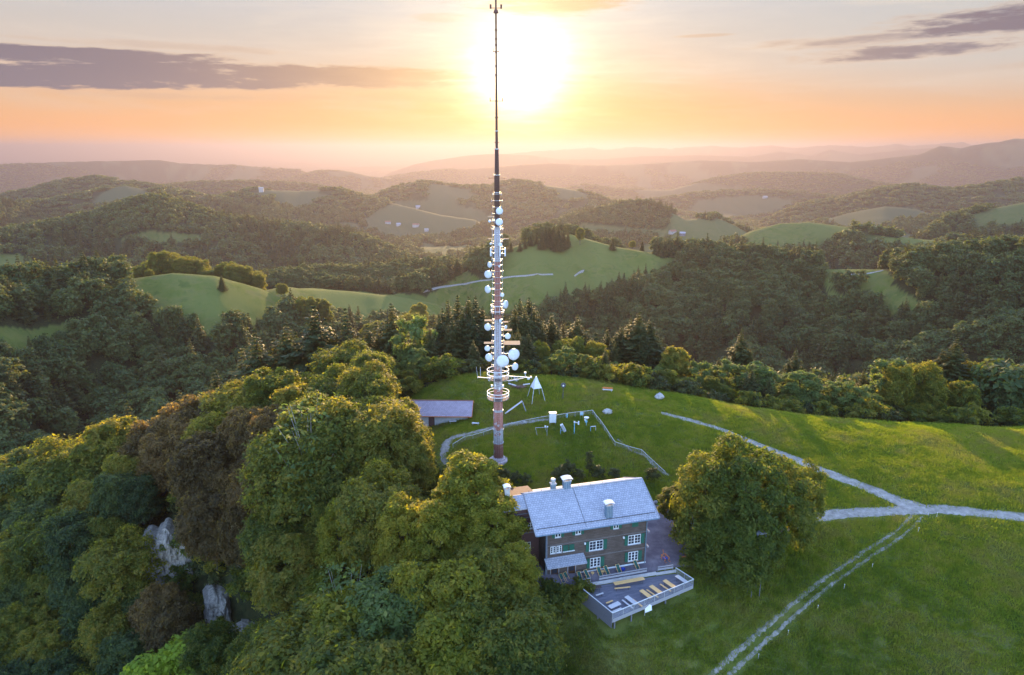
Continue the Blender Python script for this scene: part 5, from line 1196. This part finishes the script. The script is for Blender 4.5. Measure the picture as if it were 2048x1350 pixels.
# ---------------------------------------------------------------- things on the hilltop
x, y, z = hit(1072, 798); pyr = thing('survey_pyramid', 'white four-sided survey pyramid on thin poles at the top of the hill', 'survey signal', (x, y, z), rad(20))
hT, hB, rB = 5.55, 2.9, 1.45
MB().add([(rB*math.cos(a), rB*math.sin(a), hB) for a in (rad(45), rad(135), rad(225), rad(315))]+[(.12*math.cos(a), .12*math.sin(a), hT) for a in (rad(45), rad(135), rad(225), rad(315))],
  [(0, 1, 5, 4), (1, 2, 6, 5), (2, 3, 7, 6), (3, 0, 4, 7), (4, 5, 6, 7), (3, 2, 1, 0)]).build('pyramid', M_WHITE, pyr)
for a in (45, 135, 225, 315): MB().tube((2.4*math.cos(rad(a)), 2.4*math.sin(rad(a)), -.5), (1.38*math.cos(rad(a)), 1.38*math.sin(rad(a)), hB-.01), .07, n=6).build('leg', M_STEEL, pyr)
x, y, z = hit(1126, 799); te = thing('compass_post', 'black round-headed signpost on the crest right of the white pyramid', 'post', (x, y, z))
MB().tube((0, 0, -.3), (0, 0, 3.1), .09, .07, n=8).bar((-.3, .3, -.2), (0, 0, 2.2), .05, .05).build('post', M_DARKM, te); MB().lathe([(.55, -.1), (.62, 0), (.55, .1)], 18, Matrix.Translation((0, 0, 3.5))@Matrix.Rotation(rad(90), 4, 'X')).build('head', M_DARKM, te)
MB().lathe([(.2, .11), (.2, .16)], 10, Matrix.Translation((0, 0, 3.45))@Matrix.Rotation(rad(90), 4, 'X')).build('plate', M_WHITE, te)
def park_bench(lbl, px, py, ang, L, mat=M_GREYW, back=True, mat2=None):
    x, y, z = hit(px, py); t = thing('park_bench', lbl, 'bench', (x, y, z), ang)
    MB().box(-L/2, -.25, .42, L/2, .25, .50).build('seat', mat, t)
    if back: MB().box(-L/2, .28, .62, L/2, .34, .95).build('backrest', mat2 or mat, t)
    for s in (-1, 1): MB().box(s*L*.38-.06, -.2, -.3, s*L*.38+.06, .26, .418).box(s*L*.38-.04, .262, .1, s*L*.38+.04, .34, .618).build('leg', M_CONC, t)
park_bench('pale bench near the crest, between the black post and the large boulder', 1215, 783, -.18, 2.4, M_PALEP, mat2=M_ORANGE)
park_bench('pale plank bench left of the two below the barn', 906, 846, .05, 1.7, M_PALEP, False); park_bench('pale plank bench right of the two below the barn', 951, 850, -.12, 1.6, M_PALEP, False)
def boulder(name, lbl, px, py, sx, sy, sz, seed, cat='boulder', mat=None, xyz=None, grp=None, sub=4):
    b = bmesh.new(); bmesh.ops.create_icosphere(b, subdivisions=sub, radius=1); o_ = Vector((seed*3.1, seed*1.7, 0))
    for v in b.verts:
        n_ = v.co.normalized(); k_ = 1+.28*mnoise.noise(n_*1.3+o_)+.14*mnoise.noise(n_*3.1+o_)
        v.co = Vector((round(n_.x*k_*2.4)/2.4*.35+n_.x*k_*.65, round(n_.y*k_*2.4)/2.4*.35+n_.y*k_*.65, round(n_.z*k_*2.4)/2.4*.3+n_.z*k_*.7)); v.co = Vector((v.co.x*sx, v.co.y*sy, v.co.z*sz))
    me = bpy.data.meshes.new(name); b.to_mesh(me); b.free(); me.materials.append(mat or M_ROCK); me.polygons.foreach_set('use_smooth', np.ones(len(me.polygons), bool))
    x, y, z = xyz or hit(px, py); o = link(name, me); o.location = (x, y, z+sz*.35); o.rotation_euler = (0, 0, seed*1.3); tag(o, lbl, cat, grp); return o
boulder('boulder', 'large grey boulder on the crest of the meadow', 1318, 797, 1.25, 1.0, .95, 3); boulder('boulder', 'smaller pointed white boulder above the fenced instruments', 1215, 826, 1.05, .8, .75, 7)
boulder('boulder', 'flat stone in the grass beside the fence, right of the mast', 1050, 845, .6, .5, .25, 9)
boulder('boulder', 'pinkish rock under the bushes at the lower left of the terrace', 1082, 1255, .7, .6, .6, 12)
# leaning beam, log benches and fire place
x, y, z = hit(1010, 828); q2 = hit(1053, 824); lb = thing('leaning_beam', 'wide grey beam propped up on a thin leg, right of the mast foot', 'beam', (x, y, z))
ap = Vector((3.9, .6, 2.9)); MB().bar((0, 0, .1), tuple(ap), .55, .14).build('beam', M_PALEP, lb); MB().bar((q2[0]-x, q2[1]-y, q2[2]-z-.2), tuple(ap-Vector((0, 0, .1))), .16, .16).build('prop', M_GREYW, lb)
x, y, z = hit(1040, 768); pit = MB(); pit.lathe([(2.6, -.06), (2.5, .04), (.6, .06)], 22); m_mulch = plain('red_brown_mulch', (.07, .035, .03), (.13, .07, .06), 3, .95)
fp = pit.build('fire_pit', m_mulch); fp.location = (x, y, z+.02); tag(fp, 'round reddish bare patch of a fire place on the hilltop', 'fire pit')
def log(lbl, a, b):
    p = Vector(hit(*a)); q_ = Vector(hit(*b)); o = MB().bar((0, 0, .3), tuple(q_-p+Vector((0, 0, .3))), .38, .2).build('log_bench', M_PALEP); o.location = p; tag(o, lbl, 'log bench')
log('log bench left of the fire place, nearest to the mast', (1017, 769), (1032, 774)); log('log bench between the fire place and the white pyramid', (1046, 772), (1060, 770)); log('log bench on the far side of the fire place', (1016, 764), (1038, 761))
gb = hit(1031, 762); gr = thing('grill', 'small grey stone grill behind the fire place', 'grill', gb); MB().box(-.45, -.35, -.2, .45, .35, .9).build('block', M_CONC, gr, bev=.04); MB().box(-.55, -.42, .902, .55, .42, .97).build('grate', M_DARKM, gr)
db = hit(1036, 777); dr = MB().lathe([(.34, 0), (.38, .1), (.38, .55), (.34, .6)], 14).build('barrel', M_BRICKR); dr.location = db; tag(dr, 'small dark barrel in front of the fire place', 'barrel')
# weather instruments inside the fence
def at(px, py): return hit(px, py)
x, y, z = at(1105, 848); t = thing('instrument_cabinet', 'tall white cabinet on short legs at the back fence of the weather station', 'cabinet', (x, y, z), .1)
MB().box(-.72, -.4, .45, .72, .4, 2.65).build('cabinet', M_WHITE, t, bev=.03); MB().box(-.68, -.43, .5, -.02, -.402, 2.6).box(.02, -.43, .5, .68, -.402, 2.6).build('door', M_WHITE, t); MB().box(-.8, -.48, 2.652, .8, .48, 2.72).build('roof', M_STEEL, t)
for s in (-.6, .6): MB().box(s-.06, -.3, -.3, s+.06, .3, .448).build('leg', M_CONC, t)
x, y, z = at(1094, 873); t = thing('snow_depth_frame', 'thin grey frame with a two-legged support, leftmost of the weather instruments', 'instrument', (x, y, z))
MB().tube((0, 0, -.3), (0, 0, 2.1), .05, n=6).tube((0, 0, .9), (-.5, .1, 2.1), .035, n=5).build('post', M_STEEL, t); MB().bar((.1, 0, 2.1), (-2.5, .3, 1.9), .07, .07).tube((-2.5, .3, 1.9), (-2.1, 0, .3), .04, n=5).build('arm', M_STEEL, t); MB().box(-.55, -.15, 2.14, -.2, .15, 2.45).box(-.05, -.1, 2.14, .2, .1, 2.35).build('sensor', M_WHITE, t)
x, y, z = at(1121, 869); t = thing('solar_sensor', 'tilted white louvred panel on a post among the weather instruments', 'instrument', (x, y, z))
MB().tube((0, 0, -.3), (0, 0, 1.5), .06, n=6).bar((0, 0, .9), (.6, 0, .9), .06, .06).build('post', M_BLUEP, t)
q_ = Matrix.Translation((.55, 0, 1.55))@Matrix.Rotation(rad(-28), 4, 'Y'); p_ = MB().box(-.28, -.35, -.85, .28, .35, .85, q_).build('panel', M_WHITE, t); s_ = MB()
for k in range(5): s_.box(-.26+k*.12, -.39, -.8, -.20+k*.12, -.352, .8, q_)
s_.build('louvre', M_STEEL, p_)
x, y, z = at(1148.5, 868); t = thing('present_weather_sensor', 'tall pale blue pole with a white sensor head pointing right', 'instrument', (x, y, z)); MB().tube((0, 0, -.3), (0, 0, 2.55), .09, n=8).build('pole', M_BLUEP, t)
MB().bar((-.1, 0, 2.7), (1.0, 0, 2.55), .12, .12).box(-.15, -.15, 2.6, .15, .15, 2.9).box(.7, -.2, 2.2, 1.0, .2, 2.6).box(.75, -.12, 2.6, 1.0, .12, 2.95).build('head', M_WHITE, t)
x, y, z = at(1172.5, 852); t = thing('rain_gauge', 'round white topped gauge on a dark post, right of the tall blue pole', 'instrument', (x, y, z)); MB().tube((0, 0, -.3), (0, 0, 1.5), .07, n=8).box(-.3, -.12, .9, .2, .12, 1.25).build('post', M_BLUEP, t)
MB().lathe([(.12, 1.5), (.5, 1.9), (.55, 2.05), (.48, 2.08), (.3, 1.98)], 20).build('funnel', M_WHITE, t); MB().box(-.45, -.15, 1.3, -.12, .15, 1.62).build('sensor', M_WHITE, t)
x, y, z = at(1181, 863); t = thing('small_sensor_frame', 'small low frame with a white bar, rightmost of the weather instruments', 'instrument', (x, y, z)); MB().tube((0, 0, -.3), (0, 0, 1.1), .06, n=6).build('post', M_BLUEP, t)
MB().bar((0, 0, 1.15), (1.1, .1, 1.2), .1, .1).tube((1.1, .1, 1.2), (1.15, .1, -.2), .04, n=5).build('arm', M_WHITE, t)
x, y, z = at(1163, 838); t = thing('info_sign', 'small white and blue sign board on two posts at the back fence', 'sign', (x, y, z)); MB().box(-.35, -.04, .9, .35, .04, 1.65).build('board', M_WHITE, t)
MB().box(-.28, -.055, 1.3, -.03, -.042, 1.6).box(.03, -.055, 1.3, .28, -.042, 1.6).box(-.28, -.055, .95, -.03, -.042, 1.25).box(.03, -.055, .95, .28, -.042, 1.25).build('print', M_BLUEP, t)
for s in (-.3, .3): MB().tube((s, .07, -.3), (s, .07, 1.65), .03, n=5).build('post', M_STEEL, t)
x, y, z = at(1134, 838); t = thing('junction_post', 'pale blue short box post at the back fence left of the sign', 'post', (x, y, z)); MB().box(-.14, -.1, .4, .14, .1, 1.2).build('box', M_BLUEP, t); MB().tube((0, .14, -.3), (0, .14, 1.25), .04, n=6).build('post', M_STEEL, t)
# fence round the station and the footpath
FL = [[(906, 897), (930, 882), (946, 879), (1009, 859), (1060, 847), (1112, 839), (1150, 833), (1185, 829), (1209, 861), (1230, 893), (1257, 902), (1283, 909), (1305, 930), (1330, 953)]]
t = None
P_ = [Vector(hit(a, b)) for a, b in FL[0]]
ft = thing('wire_fence', 'thin wire fence with steel rail around the weather station lawn', 'fence', tuple(P_[0])); O_ = P_[0]
rl = MB(); wr = MB()
for a, b in zip(P_[:-1], P_[1:]):
    L = (b-a).length; n_ = max(1, round(L/2.6))
    for k in range(n_):
        p = a.lerp(b, k/n_); q_ = a.lerp(b, (k+1)/n_); p.z = gz(p.x, p.y); q_.z = gz(q_.x, q_.y); p = p-O_; q_ = q_-O_; up = Vector((0, 0, 1.05))
        rl.tube(p+up, q_+up, .045, n=6)
        for h in (.12, .3, .48, .66, .84): wr.tube(p+Vector((0, 0, h)), q_+Vector((0, 0, h)), .010, n=3)
        m_ = int((q_-p).length/.18)
        for j in range(m_): c_ = p.lerp(q_, (j+.5)/m_); wr.tube(c_+Vector((0, 0, .05)), c_+up, .006, n=3)
        MB().tube(p+Vector((0, 0, -.3)), p+Vector((0, 0, 1.08)), .05, n=6).build('post', M_STEEL, ft)
rl.build('top_rail', M_STEEL, ft); wr.build('wire_mesh', M_STEEL, ft)
# stakes beside the farm track
for i, (a, b) in enumerate([(1873, 1034), (1836, 1064), (1743.7, 1137), (1687.6, 1178), (1634.6, 1220), (1575.3, 1270), (1516, 1318)]):
    x, y, z = hit(a, b); o = MB().tube((0, 0, -.2), (.05, 0, .85), .035, .025, n=6).box(-.02, -.04, .80, .10, .04, .9).build('fence_stake', M_PALEP); o.location = (x, y, z)
    tag(o, {0: 'white stake by the road junction, topmost along the farm track', 6: 'white stake nearest the bottom edge of the picture along the farm track'}.get(i, 'thin white fence stake in the grass beside the farm track'), 'stake', None if i in (0, 6) else 'stakes along the farm track')
# utility poles in front of the woods
for px, lbl, ar_ in ((778, 'wooden utility pole with small crossarms before the dark woods left of the mast', True), (793, 'plain wooden utility pole right of the one with crossarms', False)):
    x, y, zt = atY(px, 764, 160); z = gz(x, y); t = thing('utility_pole', lbl, 'utility pole', (x, y, z)); MB().tube((0, 0, -.3), (0, 0, zt-z), .14, .10, n=8).build('pole', M_GREYW, t)
    if ar_:
        for k in range(3): MB().bar((-.5, 0, zt-z-.4-k*.6), (.5, 0, zt-z-.4-k*.6), .08, .08).build('crossarm', M_GREYW, t)
# shrubs, cypress and stone wall behind the inn
for i, (px, py, s, lbl) in enumerate([(1178, 954, 1, 'tall narrow columnar cypress on the lawn behind the inn roof'), (1303, 962, 1.15, 'round dark shrub at the right corner behind the inn'), (1118, 962, 1.2, 'dark shrub left of the cypress, behind the two ridge chimneys'), (1135, 956, 1.35, 'tallest dark shrub left of the cypress behind the inn'), (1158, 962, 1.0, None), (1196, 958, 1.15, 'dark shrub just right of the cypress'), (1228, 958, .95, None), (985, 955, 1.2, None), (1030, 968, 1.0, None), (1052, 970, .9, None), (965, 960, 1.1, None), (1010, 958, .9, None)]):
    x, y, z = hit(px, py); o = thing('cypress' if i == 0 else 'shrub', lbl or 'low dark shrub in the border behind the inn', 'shrub', (x, y, z), i*1.1, None if lbl else 'low shrubs behind the inn')
    if i == 0:
        v, f, L = broad_crown(140, 5.3, .62, .1, 18, 3200, .16, pointy=.3); link('crown', mesh_np('crown', v, f, M_NEED, False), o); MB().tube((0, 0, -.3), (0, 0, 2.2), .07, n=6).build('trunk', M_SBARK, o)
    else: link('crown', CROWN['u1'], o); link('stem', TRUNK['u1'], o); o.scale = (s*1.15,)*3
def rock_row(name, lbl, pts, w_, h_, seed):
    t = thing(name, lbl, 'stone wall', (*pts[0], gz(*pts[0]))); rs = random.Random(seed); O_ = Vector((*pts[0], gz(*pts[0]))); n_ = 0
    for (a, b) in zip(pts[:-1], pts[1:]):
        a = Vector(a); b = Vector(b); L = (b-a).length; k = 0
        while k*.62 < L:
            for r_ in range(max(1, int(h_/.5))):
                if n_ > 95: break
                p = a.lerp(b, min(1, k*.62/L))+Vector((rs.uniform(-.2, .2), rs.uniform(-.3, .3))); s = rs.uniform(.36, .62)
                o = boulder('stone', None, 0, 0, s*1.15, s*.9, s*.65, rs.randint(1, 60), mat=M_STONE, xyz=(0, 0, 0), sub=2); o.location = (p.x-O_.x, p.y-O_.y, gz(p.x, p.y)-O_.z+r_*.5+.1); o.parent = t; n_ += 1
                for q_ in ('category',):
                    if q_ in o: del o[q_]
            k += 1
rock_row('dry_stone_wall', 'long low dry stone wall on the bank behind the inn', [hw(a, b)[:2] for a, b in ((-3, 14.6), (6, 14.8), (15, 15.2), (18.5, 15.5))], .6, .6, 3)
rock_row('dry_stone_wall', 'high dry stone wall between the inn and the yard tree', [hw(a, b)[:2] for a, b in ((19.0, 15.3), (22, 14.0), (25.5, 13.6))], .6, 2.3, 5)
# scrub by the terrace
for px, py, s, k, lbl in [(1125, 1235, 1.5, 'u0', 'bushy shrub with pale bare twigs below the left side of the deck'), (1160, 1200, 1.1, 'u0', 'leafy shrub against the left side panel of the deck'), (1095, 1210, 1.3, 'u0', 'dark shrub between the deck and the tall trees at its left'), (1075, 1290, 1.2, 'u0', 'shrub at the lower edge of the woods under the deck'), (1110, 1300, .8, 'u0', 'small shrub in the grass below the deck'), (1385, 1140, 1.2, 'u0', 'leafy bush at the right corner of the deck'), (1480, 1140, 1.1, 'u0', 'bush at the foot of the yard trees')]:
    x, y, z = hit(px, py); o = thing('bush', lbl, 'bush', (x, y, z), px); link('crown', CROWN[k], o); link('stem', TRUNK[k], o); o.scale = (s,)*3

# ---------------------------------------------------------------- limestone cliffs on the slope
M_CLIFF, T = new_mat('weathered_limestone'); pos = T.node('ShaderNodeTexCoord').outputs['Object']
mp = T.node('ShaderNodeMapping'); mp.inputs['Scale'].default_value = (1.2, 1.2, .3); T.l.new(pos, mp.inputs[0]); n = T.noise(mp.outputs[0], 1.1, 7, .75); n2 = T.noise(pos, .6, 5, .7); n3 = T.noise(pos, 4, 5, .7)
c = T.ramp(n, [(.3, (.12, .105, .09)), (.5, (.28, .25, .215)), (.68, (.44, .395, .34))]); c = T.mix(T.math('MULTIPLY', T.smooth(n2, .56, .70), .7), c, (.045, .060, .025, 1)); c = T.mix(T.math('MULTIPLY', T.smooth(n3, .55, .75), .6), c, (.07, .065, .06, 1))
out_surf(T, bsdf(T, c, .95, .1, bump(T, T.math('ADD', n, n3), .9, .25)))
def cliff(name, lbl, px, py, zc, w_, h_, dp, seed, yaw):
    x, y, z = hit(px, py); k_ = math.hypot(x, y); x, y, z = x-4.5*x/k_, y-4.5*y/k_, z+.5; dp += 4; nx, nz = 60, 44; vs = []; rs = random.Random(seed)
    for j in range(nz):
        for i in range(nx):
            u = i/(nx-1); v = j/(nz-1); X_ = (u-.5)*w_; Zz = (v-.5)*h_; ed = min(1, 5*u, 5*(1-u))*min(1, 6*(1-v))
            p = Vector((X_*.35+seed, 0, Zz*.10)); d_ = .9*mnoise.noise(p*1.0)+.5*abs(mnoise.noise(p*3.1))+.22*mnoise.noise(Vector((X_*1.6, seed, Zz*1.1)))+.10*mnoise.noise(Vector((X_*4, seed, Zz*3)))
            nr = 1-.35*abs(mnoise.noise(Vector((seed, 2.2, Zz*.35))))-.25*v*v; Zt = Zz+v*h_*.22*mnoise.noise(Vector((X_*.33, seed*2., 1.)))-v*.10*h_*(2*u-1)**2
            vs.append((X_*nr+.6*mnoise.noise(Vector((X_, seed, Zz*.8))), -(1-v)*2.2-d_*1.6+(1-ed)*2.6, Zt+(1-ed)*-.3))
    vs = [(a, b-.35*abs(((c_*.9+mnoise.noise(Vector((a*.3, seed, c_*.4)))*1.2) % 1.0)-.5)-.5*max(0, mnoise.noise(Vector((a*.9, seed+4, c_*.25)))), c_) for a, b, c_ in vs]
    fs = [(j*nx+i, j*nx+i+1, (j+1)*nx+i+1, (j+1)*nx+i) for j in range(nz-1) for i in range(nx-1)]
    b0 = len(vs); vs2 = [(a, dp+2.5, c_) for a, b, c_ in vs]; mb = MB().add(vs, fs); mb.add(vs2, [f[::-1] for f in fs])
    bd = [j*nx for j in range(nz)]; 
    per = list(range(nx))+[j*nx+nx-1 for j in range(1, nz)]+[(nz-1)*nx+i for i in range(nx-2, -1, -1)]+[j*nx for j in range(nz-2, 0, -1)]
    mb.f += [(per[k], b0+per[k], b0+per[(k+1) % len(per)], per[(k+1) % len(per)]) for k in range(len(per))]
    o = mb.build(name, M_CLIFF); o.location = (x, y, z); o.rotation_euler = (rad(-6), 0, yaw); tag(o, lbl, 'cliff')
cliff('cliff', 'widest pale limestone cliff under the dark reddish woods at the left', 338, 1100, -26, 17, 11.0, 2.5, 2, .35)
cliff('cliff', 'narrow pale limestone cliff in the middle of the steep slope, below the widest one', 436, 1205, -29, 6.0, 7.0, 2.0, 5, .5)
cliff('cliff', 'lowest pale limestone cliff near the bottom edge of the slope', 492, 1300, -35, 7.5, 9.5, 2.0, 9, .45)

# ---------------------------------------------------------------- farmhouses in the valleys
def farmhouse(lbl, px, py, L, W, h, ang, wallm, roofm, lo=300):
    x, y, z = hit(px, py, lo); t = thing('farmhouse', lbl, 'house', (x, y, z), ang); mb = MB(); gable_prism(mb, -L/2, L/2, -W/2, W/2, -3, h, h+W*.32, 0); mb.build('wall', wallm, t)
    mb = MB(); roof_slab(mb, -L/2-.6, L/2+.6, 0, h+W*.32+.3, -W/2-.8, h-.1, W/2+.8, h-.1); mb.build('roof', roofm, t)
    for k in (-1, 1): MB().box(k*L*.25-.6, -W/2-.08, 1.2, k*L*.25+.6, -W/2+.05, 2.6).build('window', M_GLASS, t)
for a in [('red-roofed farmhouse at the left edge beyond the wooded ridge', 6, 552, 18, 11, 6, .3, M_FARWALL, M_FARROOF), ('white chapel on the wooded ridge in the left distance', 523, 384, 16, 10, 14, .2, M_FARWALL, M_FARWALL), ('tiny white farmhouse in the valley meadow left of the mast, leftmost of three', 776, 447, 20, 10, 6, .1, M_FARWALL, M_FARROOF),
 ('second farmhouse of the small hamlet left of the mast', 797, 451, 15, 10, 6, .5, M_FARWALL, M_ROOF), ('larger farmhouse of the small hamlet left of the mast', 832, 453, 22, 12, 7, -.2, M_FARWALL, M_FARROOF), ('white house just below the small hamlet left of the mast', 853, 462, 14, 9, 6, .3, M_FARWALL, M_FARWALL),
 ('small farmhouse in the high meadow left of the mast', 836, 416, 18, 11, 7, .2, M_FARWALL, M_ROOF), ('white house on the dark round hill at the right', 1603, 440, 12, 9, 8, .1, M_FARWALL, M_FARWALL), ('farmhouse on the slope below the hill right of the mast', 1345, 466, 18, 10, 5, .4, M_FARWALL, M_FARROOF),
 ('small farmhouse beside the one below the hill right of the mast', 1365, 470, 14, 10, 5, -.3, M_BOARD, M_ROOF), ('pale farmhouse in the sunlit meadows right of the centre', 1530, 396, 26, 14, 8, .2, M_FARWALL, M_FARWALL)]: farmhouse(*a)

# ---------------------------------------------------------------- trees on the next ridge, one by one
for i, (px, py) in enumerate([(1040, 484), (1050, 478), (1061, 468), (1073, 470), (1083, 462), (1091, 452), (1099, 449), (1108, 446), (1117, 450), (1127, 457), (1136, 462), (1100, 460), (1085, 470), (1022, 492), (1006, 488)]):
    at_top('spruce_tree', 's%d' % (i % 3), px, py, 838+(i % 4)*5, 'dark spruce in the clump on top of the round hill behind the mast', 'spruces on the round hill', smin=.5, smax=1.5, sxy=1.1)
at_top('beech_tree', 'b3', 1161, 455, 846, 'lone tree standing on the bare top of the round hill', smin=.4, smax=1.2)
for i, (px, py) in enumerate([(1226, 472), (1265, 481), (1285, 478), (1312, 478), (1330, 486), (1345, 488), (1372, 482), (1388, 485), (1410, 482), (1432, 490), (1450, 492), (1475, 490)]):
    at_top(('spruce_tree', 'beech_tree')[i % 2], ('s0', 'b0', 's1', 'b3')[i % 4], px, py, 826+(i % 3)*6, 'tree in the line along the ridge right of the round hill', 'trees along the ridge right of the round hill', smin=.4, smax=1.4, sxy=1.1)
for i, (px, py, k, Y) in enumerate([(697, 576, 's1', 560), (640, 588, 'b3', 560), (742, 588, 'b0', 555), (818, 580, 'b2', 570), (835, 562, 'b3', 600), (563, 566, 'b0', 600), (790, 596, 'b1', 560), (770, 606, 'b4', 550), (610, 592, 'b1', 550)]):
    at_top('spruce_tree' if k[0] == 's' else 'beech_tree', k, px, py, Y, {0: 'single dark spruce in front of the bright valley meadow', 4: 'rounded tree at the right end of the bright valley meadow', 5: 'rounded tree at the left end of the bright valley meadow', 3: 'broad tree in front of the right part of the bright meadow'}.get(i, 'hazy round tree at the lower edge of the bright valley meadow'), None if i in (0, 3, 4, 5) else 'trees edging the bright valley meadow', smin=.5, smax=1.7)
for i, (px, py) in enumerate([(215, 530), (232, 522), (250, 512), (268, 507), (284, 508), (300, 504), (318, 503), (334, 505), (350, 512), (366, 514), (382, 512), (396, 514), (412, 536), (440, 528), (455, 524), (470, 527), (486, 533), (500, 540), (516, 548)]):
    at_top('beech_tree', 'b%d' % (i % 5), px, py, 612+(i % 3)*7, 'tree in the row crowning the meadow hill at the left', 'trees crowning the left meadow hill', smin=.5, smax=1.6, sxy=1.1)
at_top('beech_tree', 'b2', 300, 556, 560, 'dark tree on the slope of the meadow hill at the left', smin=.5, smax=1.6); at_top('spruce_tree', 's2', 447, 596, 520, 'tallest dark spruce below the meadow hill at the left', smin=.5, smax=1.6)

# ---------------------------------------------------------------- grass
pp = np.array(PATHS); n_ = 90000; gx = RS.uniform(-35, 150, n_); gy = RS.uniform(60, 172, n_); ok = near_open(gx, gy)
ok &= RS.rand(n_) < np.clip(1.6-np.hypot(gx, gy)/240, .3, 1)
lx = (gx-HO[0])*HE[0]+(gy-HO[1])*HE[1]; ly = -(gx-HO[0])*HE[1]+(gy-HO[1])*HE[0]; ok &= ~inpoly(lx, ly, YARD); ok &= ~inpoly(lx, ly, [(3.5,-2),(6.3,-10.9),(22,-6.5),(21,-2)])
for i in range(0, len(gx), 5000):
    d2 = ((gx[i:i+5000, None]-pp[None, :, 0])**2+(gy[i:i+5000, None]-pp[None, :, 1])**2)-(pp[None, :, 2]+.15)**2; ok[i:i+5000] &= (d2 > 0).all(1)
gx, gy = gx[ok], gy[ok]; scatter('grass', 'short meadow grass over the hilltop', np.c_[gx, gy, ground(gx, gy)], [tuft(1), tuft(2), tuft(3)], .8, 1.7); print('grass', len(gx))

# ---------------------------------------------------------------- each look-alike tree gets the place that singles it out
ORD = 'first second third fourth fifth sixth seventh eighth ninth tenth eleventh twelfth'.split()
def ordn(i, n): return ORD[i] if i < 12 else '%dth' % (i+1)
Z1 = [(60, 960, 'on the spur at the left picture edge'), (240, 890, 'on the left spur'), (430, 870, 'in the woods above the widest cliff'), (570, 970, 'between the widest cliff and the golden dome tree'), (740, 900, 'around the golden domed tree'),
      (100, 1130, 'in the dark woods at the lower left'), (230, 1060, 'left of the widest cliff'), (250, 1260, 'beside the lime green tree'), (420, 1120, 'between the widest and the narrow cliff'), (520, 1180, 'right of the narrow cliff'), (380, 1290, 'left of the lowest cliff'), (600, 1290, 'right of the lowest cliff'),
      (700, 1080, 'halfway between cliffs and inn'), (830, 1030, 'left of the golden-topped tree'), (930, 1130, 'below the golden-topped tree'), (800, 1250, 'at the bottom edge left of the inn'), (1010, 1260, 'at the bottom edge below the inn'), (600, 780, 'below the dark spruces on the left'), (740, 740, 'left of the barn')]
Z2 = [(560, 700, 'left of the tallest left spruce'), (700, 700, 'behind the domed green tree'), (850, 690, 'behind the barn'), (960, 680, 'just left of the mast'), (1080, 690, 'just right of the mast'), (1190, 700, 'left of the wide spruce'), (1290, 700, 'around the wide spruce'),
      (1400, 730, 'left of the lone slim spruce'), (1510, 740, 'in front of the lone slim spruce'), (1620, 750, 'by the small pointed spruce'), (1730, 770, 'left of the tall pale tree'), (1830, 750, 'right of the tall pale tree'), (1950, 740, 'by the tallest right spruce'), (2060, 750, 'at the right picture edge')]
def relabel(group, base, zones=None):
    obs = [o for o in COL.objects if o.get('group') == group and o.type == 'EMPTY']; bz = {}
    for o in obs:
        px, py = pix(o.location.x, o.location.y, o.location.z+10*o.scale.z); px, py = float(px), float(py)
        zn = '' if not zones else min(zones, key=lambda q_: (q_[0]-px)**2+((q_[1]-py)*1.2)**2)[2]
        bz.setdefault(zn, []).append((px, o))
    for zn, L in bz.items():
        L.sort(key=lambda q_: q_[0]); n = len(L)
        for i, (px, o) in enumerate(L):
            o['label'] = (base[0]+' '+zn).strip()+(', %s from the left' % ordn(i, n) if n > 1 else '') if not base[1] else base[0]+', %s from the left' % ordn(i, n)
relabel(G_L, ('leafy tree', 0), Z1)
relabel('green trees behind the hilltop meadow', ('broad green tree', 0), Z2)
relabel('pale trees behind the hilltop meadow', ('slim pale tree', 0), Z2)
relabel(G_S, ('dark spruce', 0), Z2)
for g_, b_ in (('trees along the crest of the left spur', 'sun-edged tree on the crest of the left wooded spur'), ('trees crowning the left meadow hill', 'tree in the row crowning the left meadow hill'),
    ('spruces on the round hill', 'dark spruce in the clump on the round hill'), ('trees along the ridge right of the round hill', 'tree in the line right of the round hill'), ('trees edging the bright valley meadow', 'hazy tree below the bright valley meadow'),
    ('stakes along the farm track', 'thin white stake beside the farm track'), ('low shrubs behind the inn', 'low dark shrub in the border behind the inn')): relabel(g_, (b_, 1))
st_ = sorted([o for o in COL.objects if o.get('group') == 'stakes along the farm track'], key=lambda o: o.location.x)
for i, o in enumerate(st_): o['label'] = 'thin white stake beside the farm track, %s from the left of the middle ones' % ordn(i, 9)

# ---------------------------------------------------------------- the air
hb = bmesh.new(); bmesh.ops.create_cube(hb, size=1.0)
zb, zt = float(TZ.min())-1-2, 216.0
for v in hb.verts: v.co = Vector((v.co.x*190000, v.co.y*190000, zb if v.co.z < 0 else zt))
hm = bpy.data.meshes.new('haze'); hb.to_mesh(hm); hb.free()
m_haze, T = new_mat('air')
pv = T.node('ShaderNodeVolumePrincipled'); pv.inputs['Density'].default_value = HAZE_D
pv.inputs['Color'].default_value = (.235, .212, .255, 1); pv.inputs['Anisotropy'].default_value = .55
o = T.node('ShaderNodeOutputMaterial'); T.l.new(pv.outputs[0], o.inputs['Volume']); hm.materials.append(m_haze)
ho = bpy.data.objects.new('haze', hm); sc.collection.objects.link(ho); ho['kind'] = 'stuff'
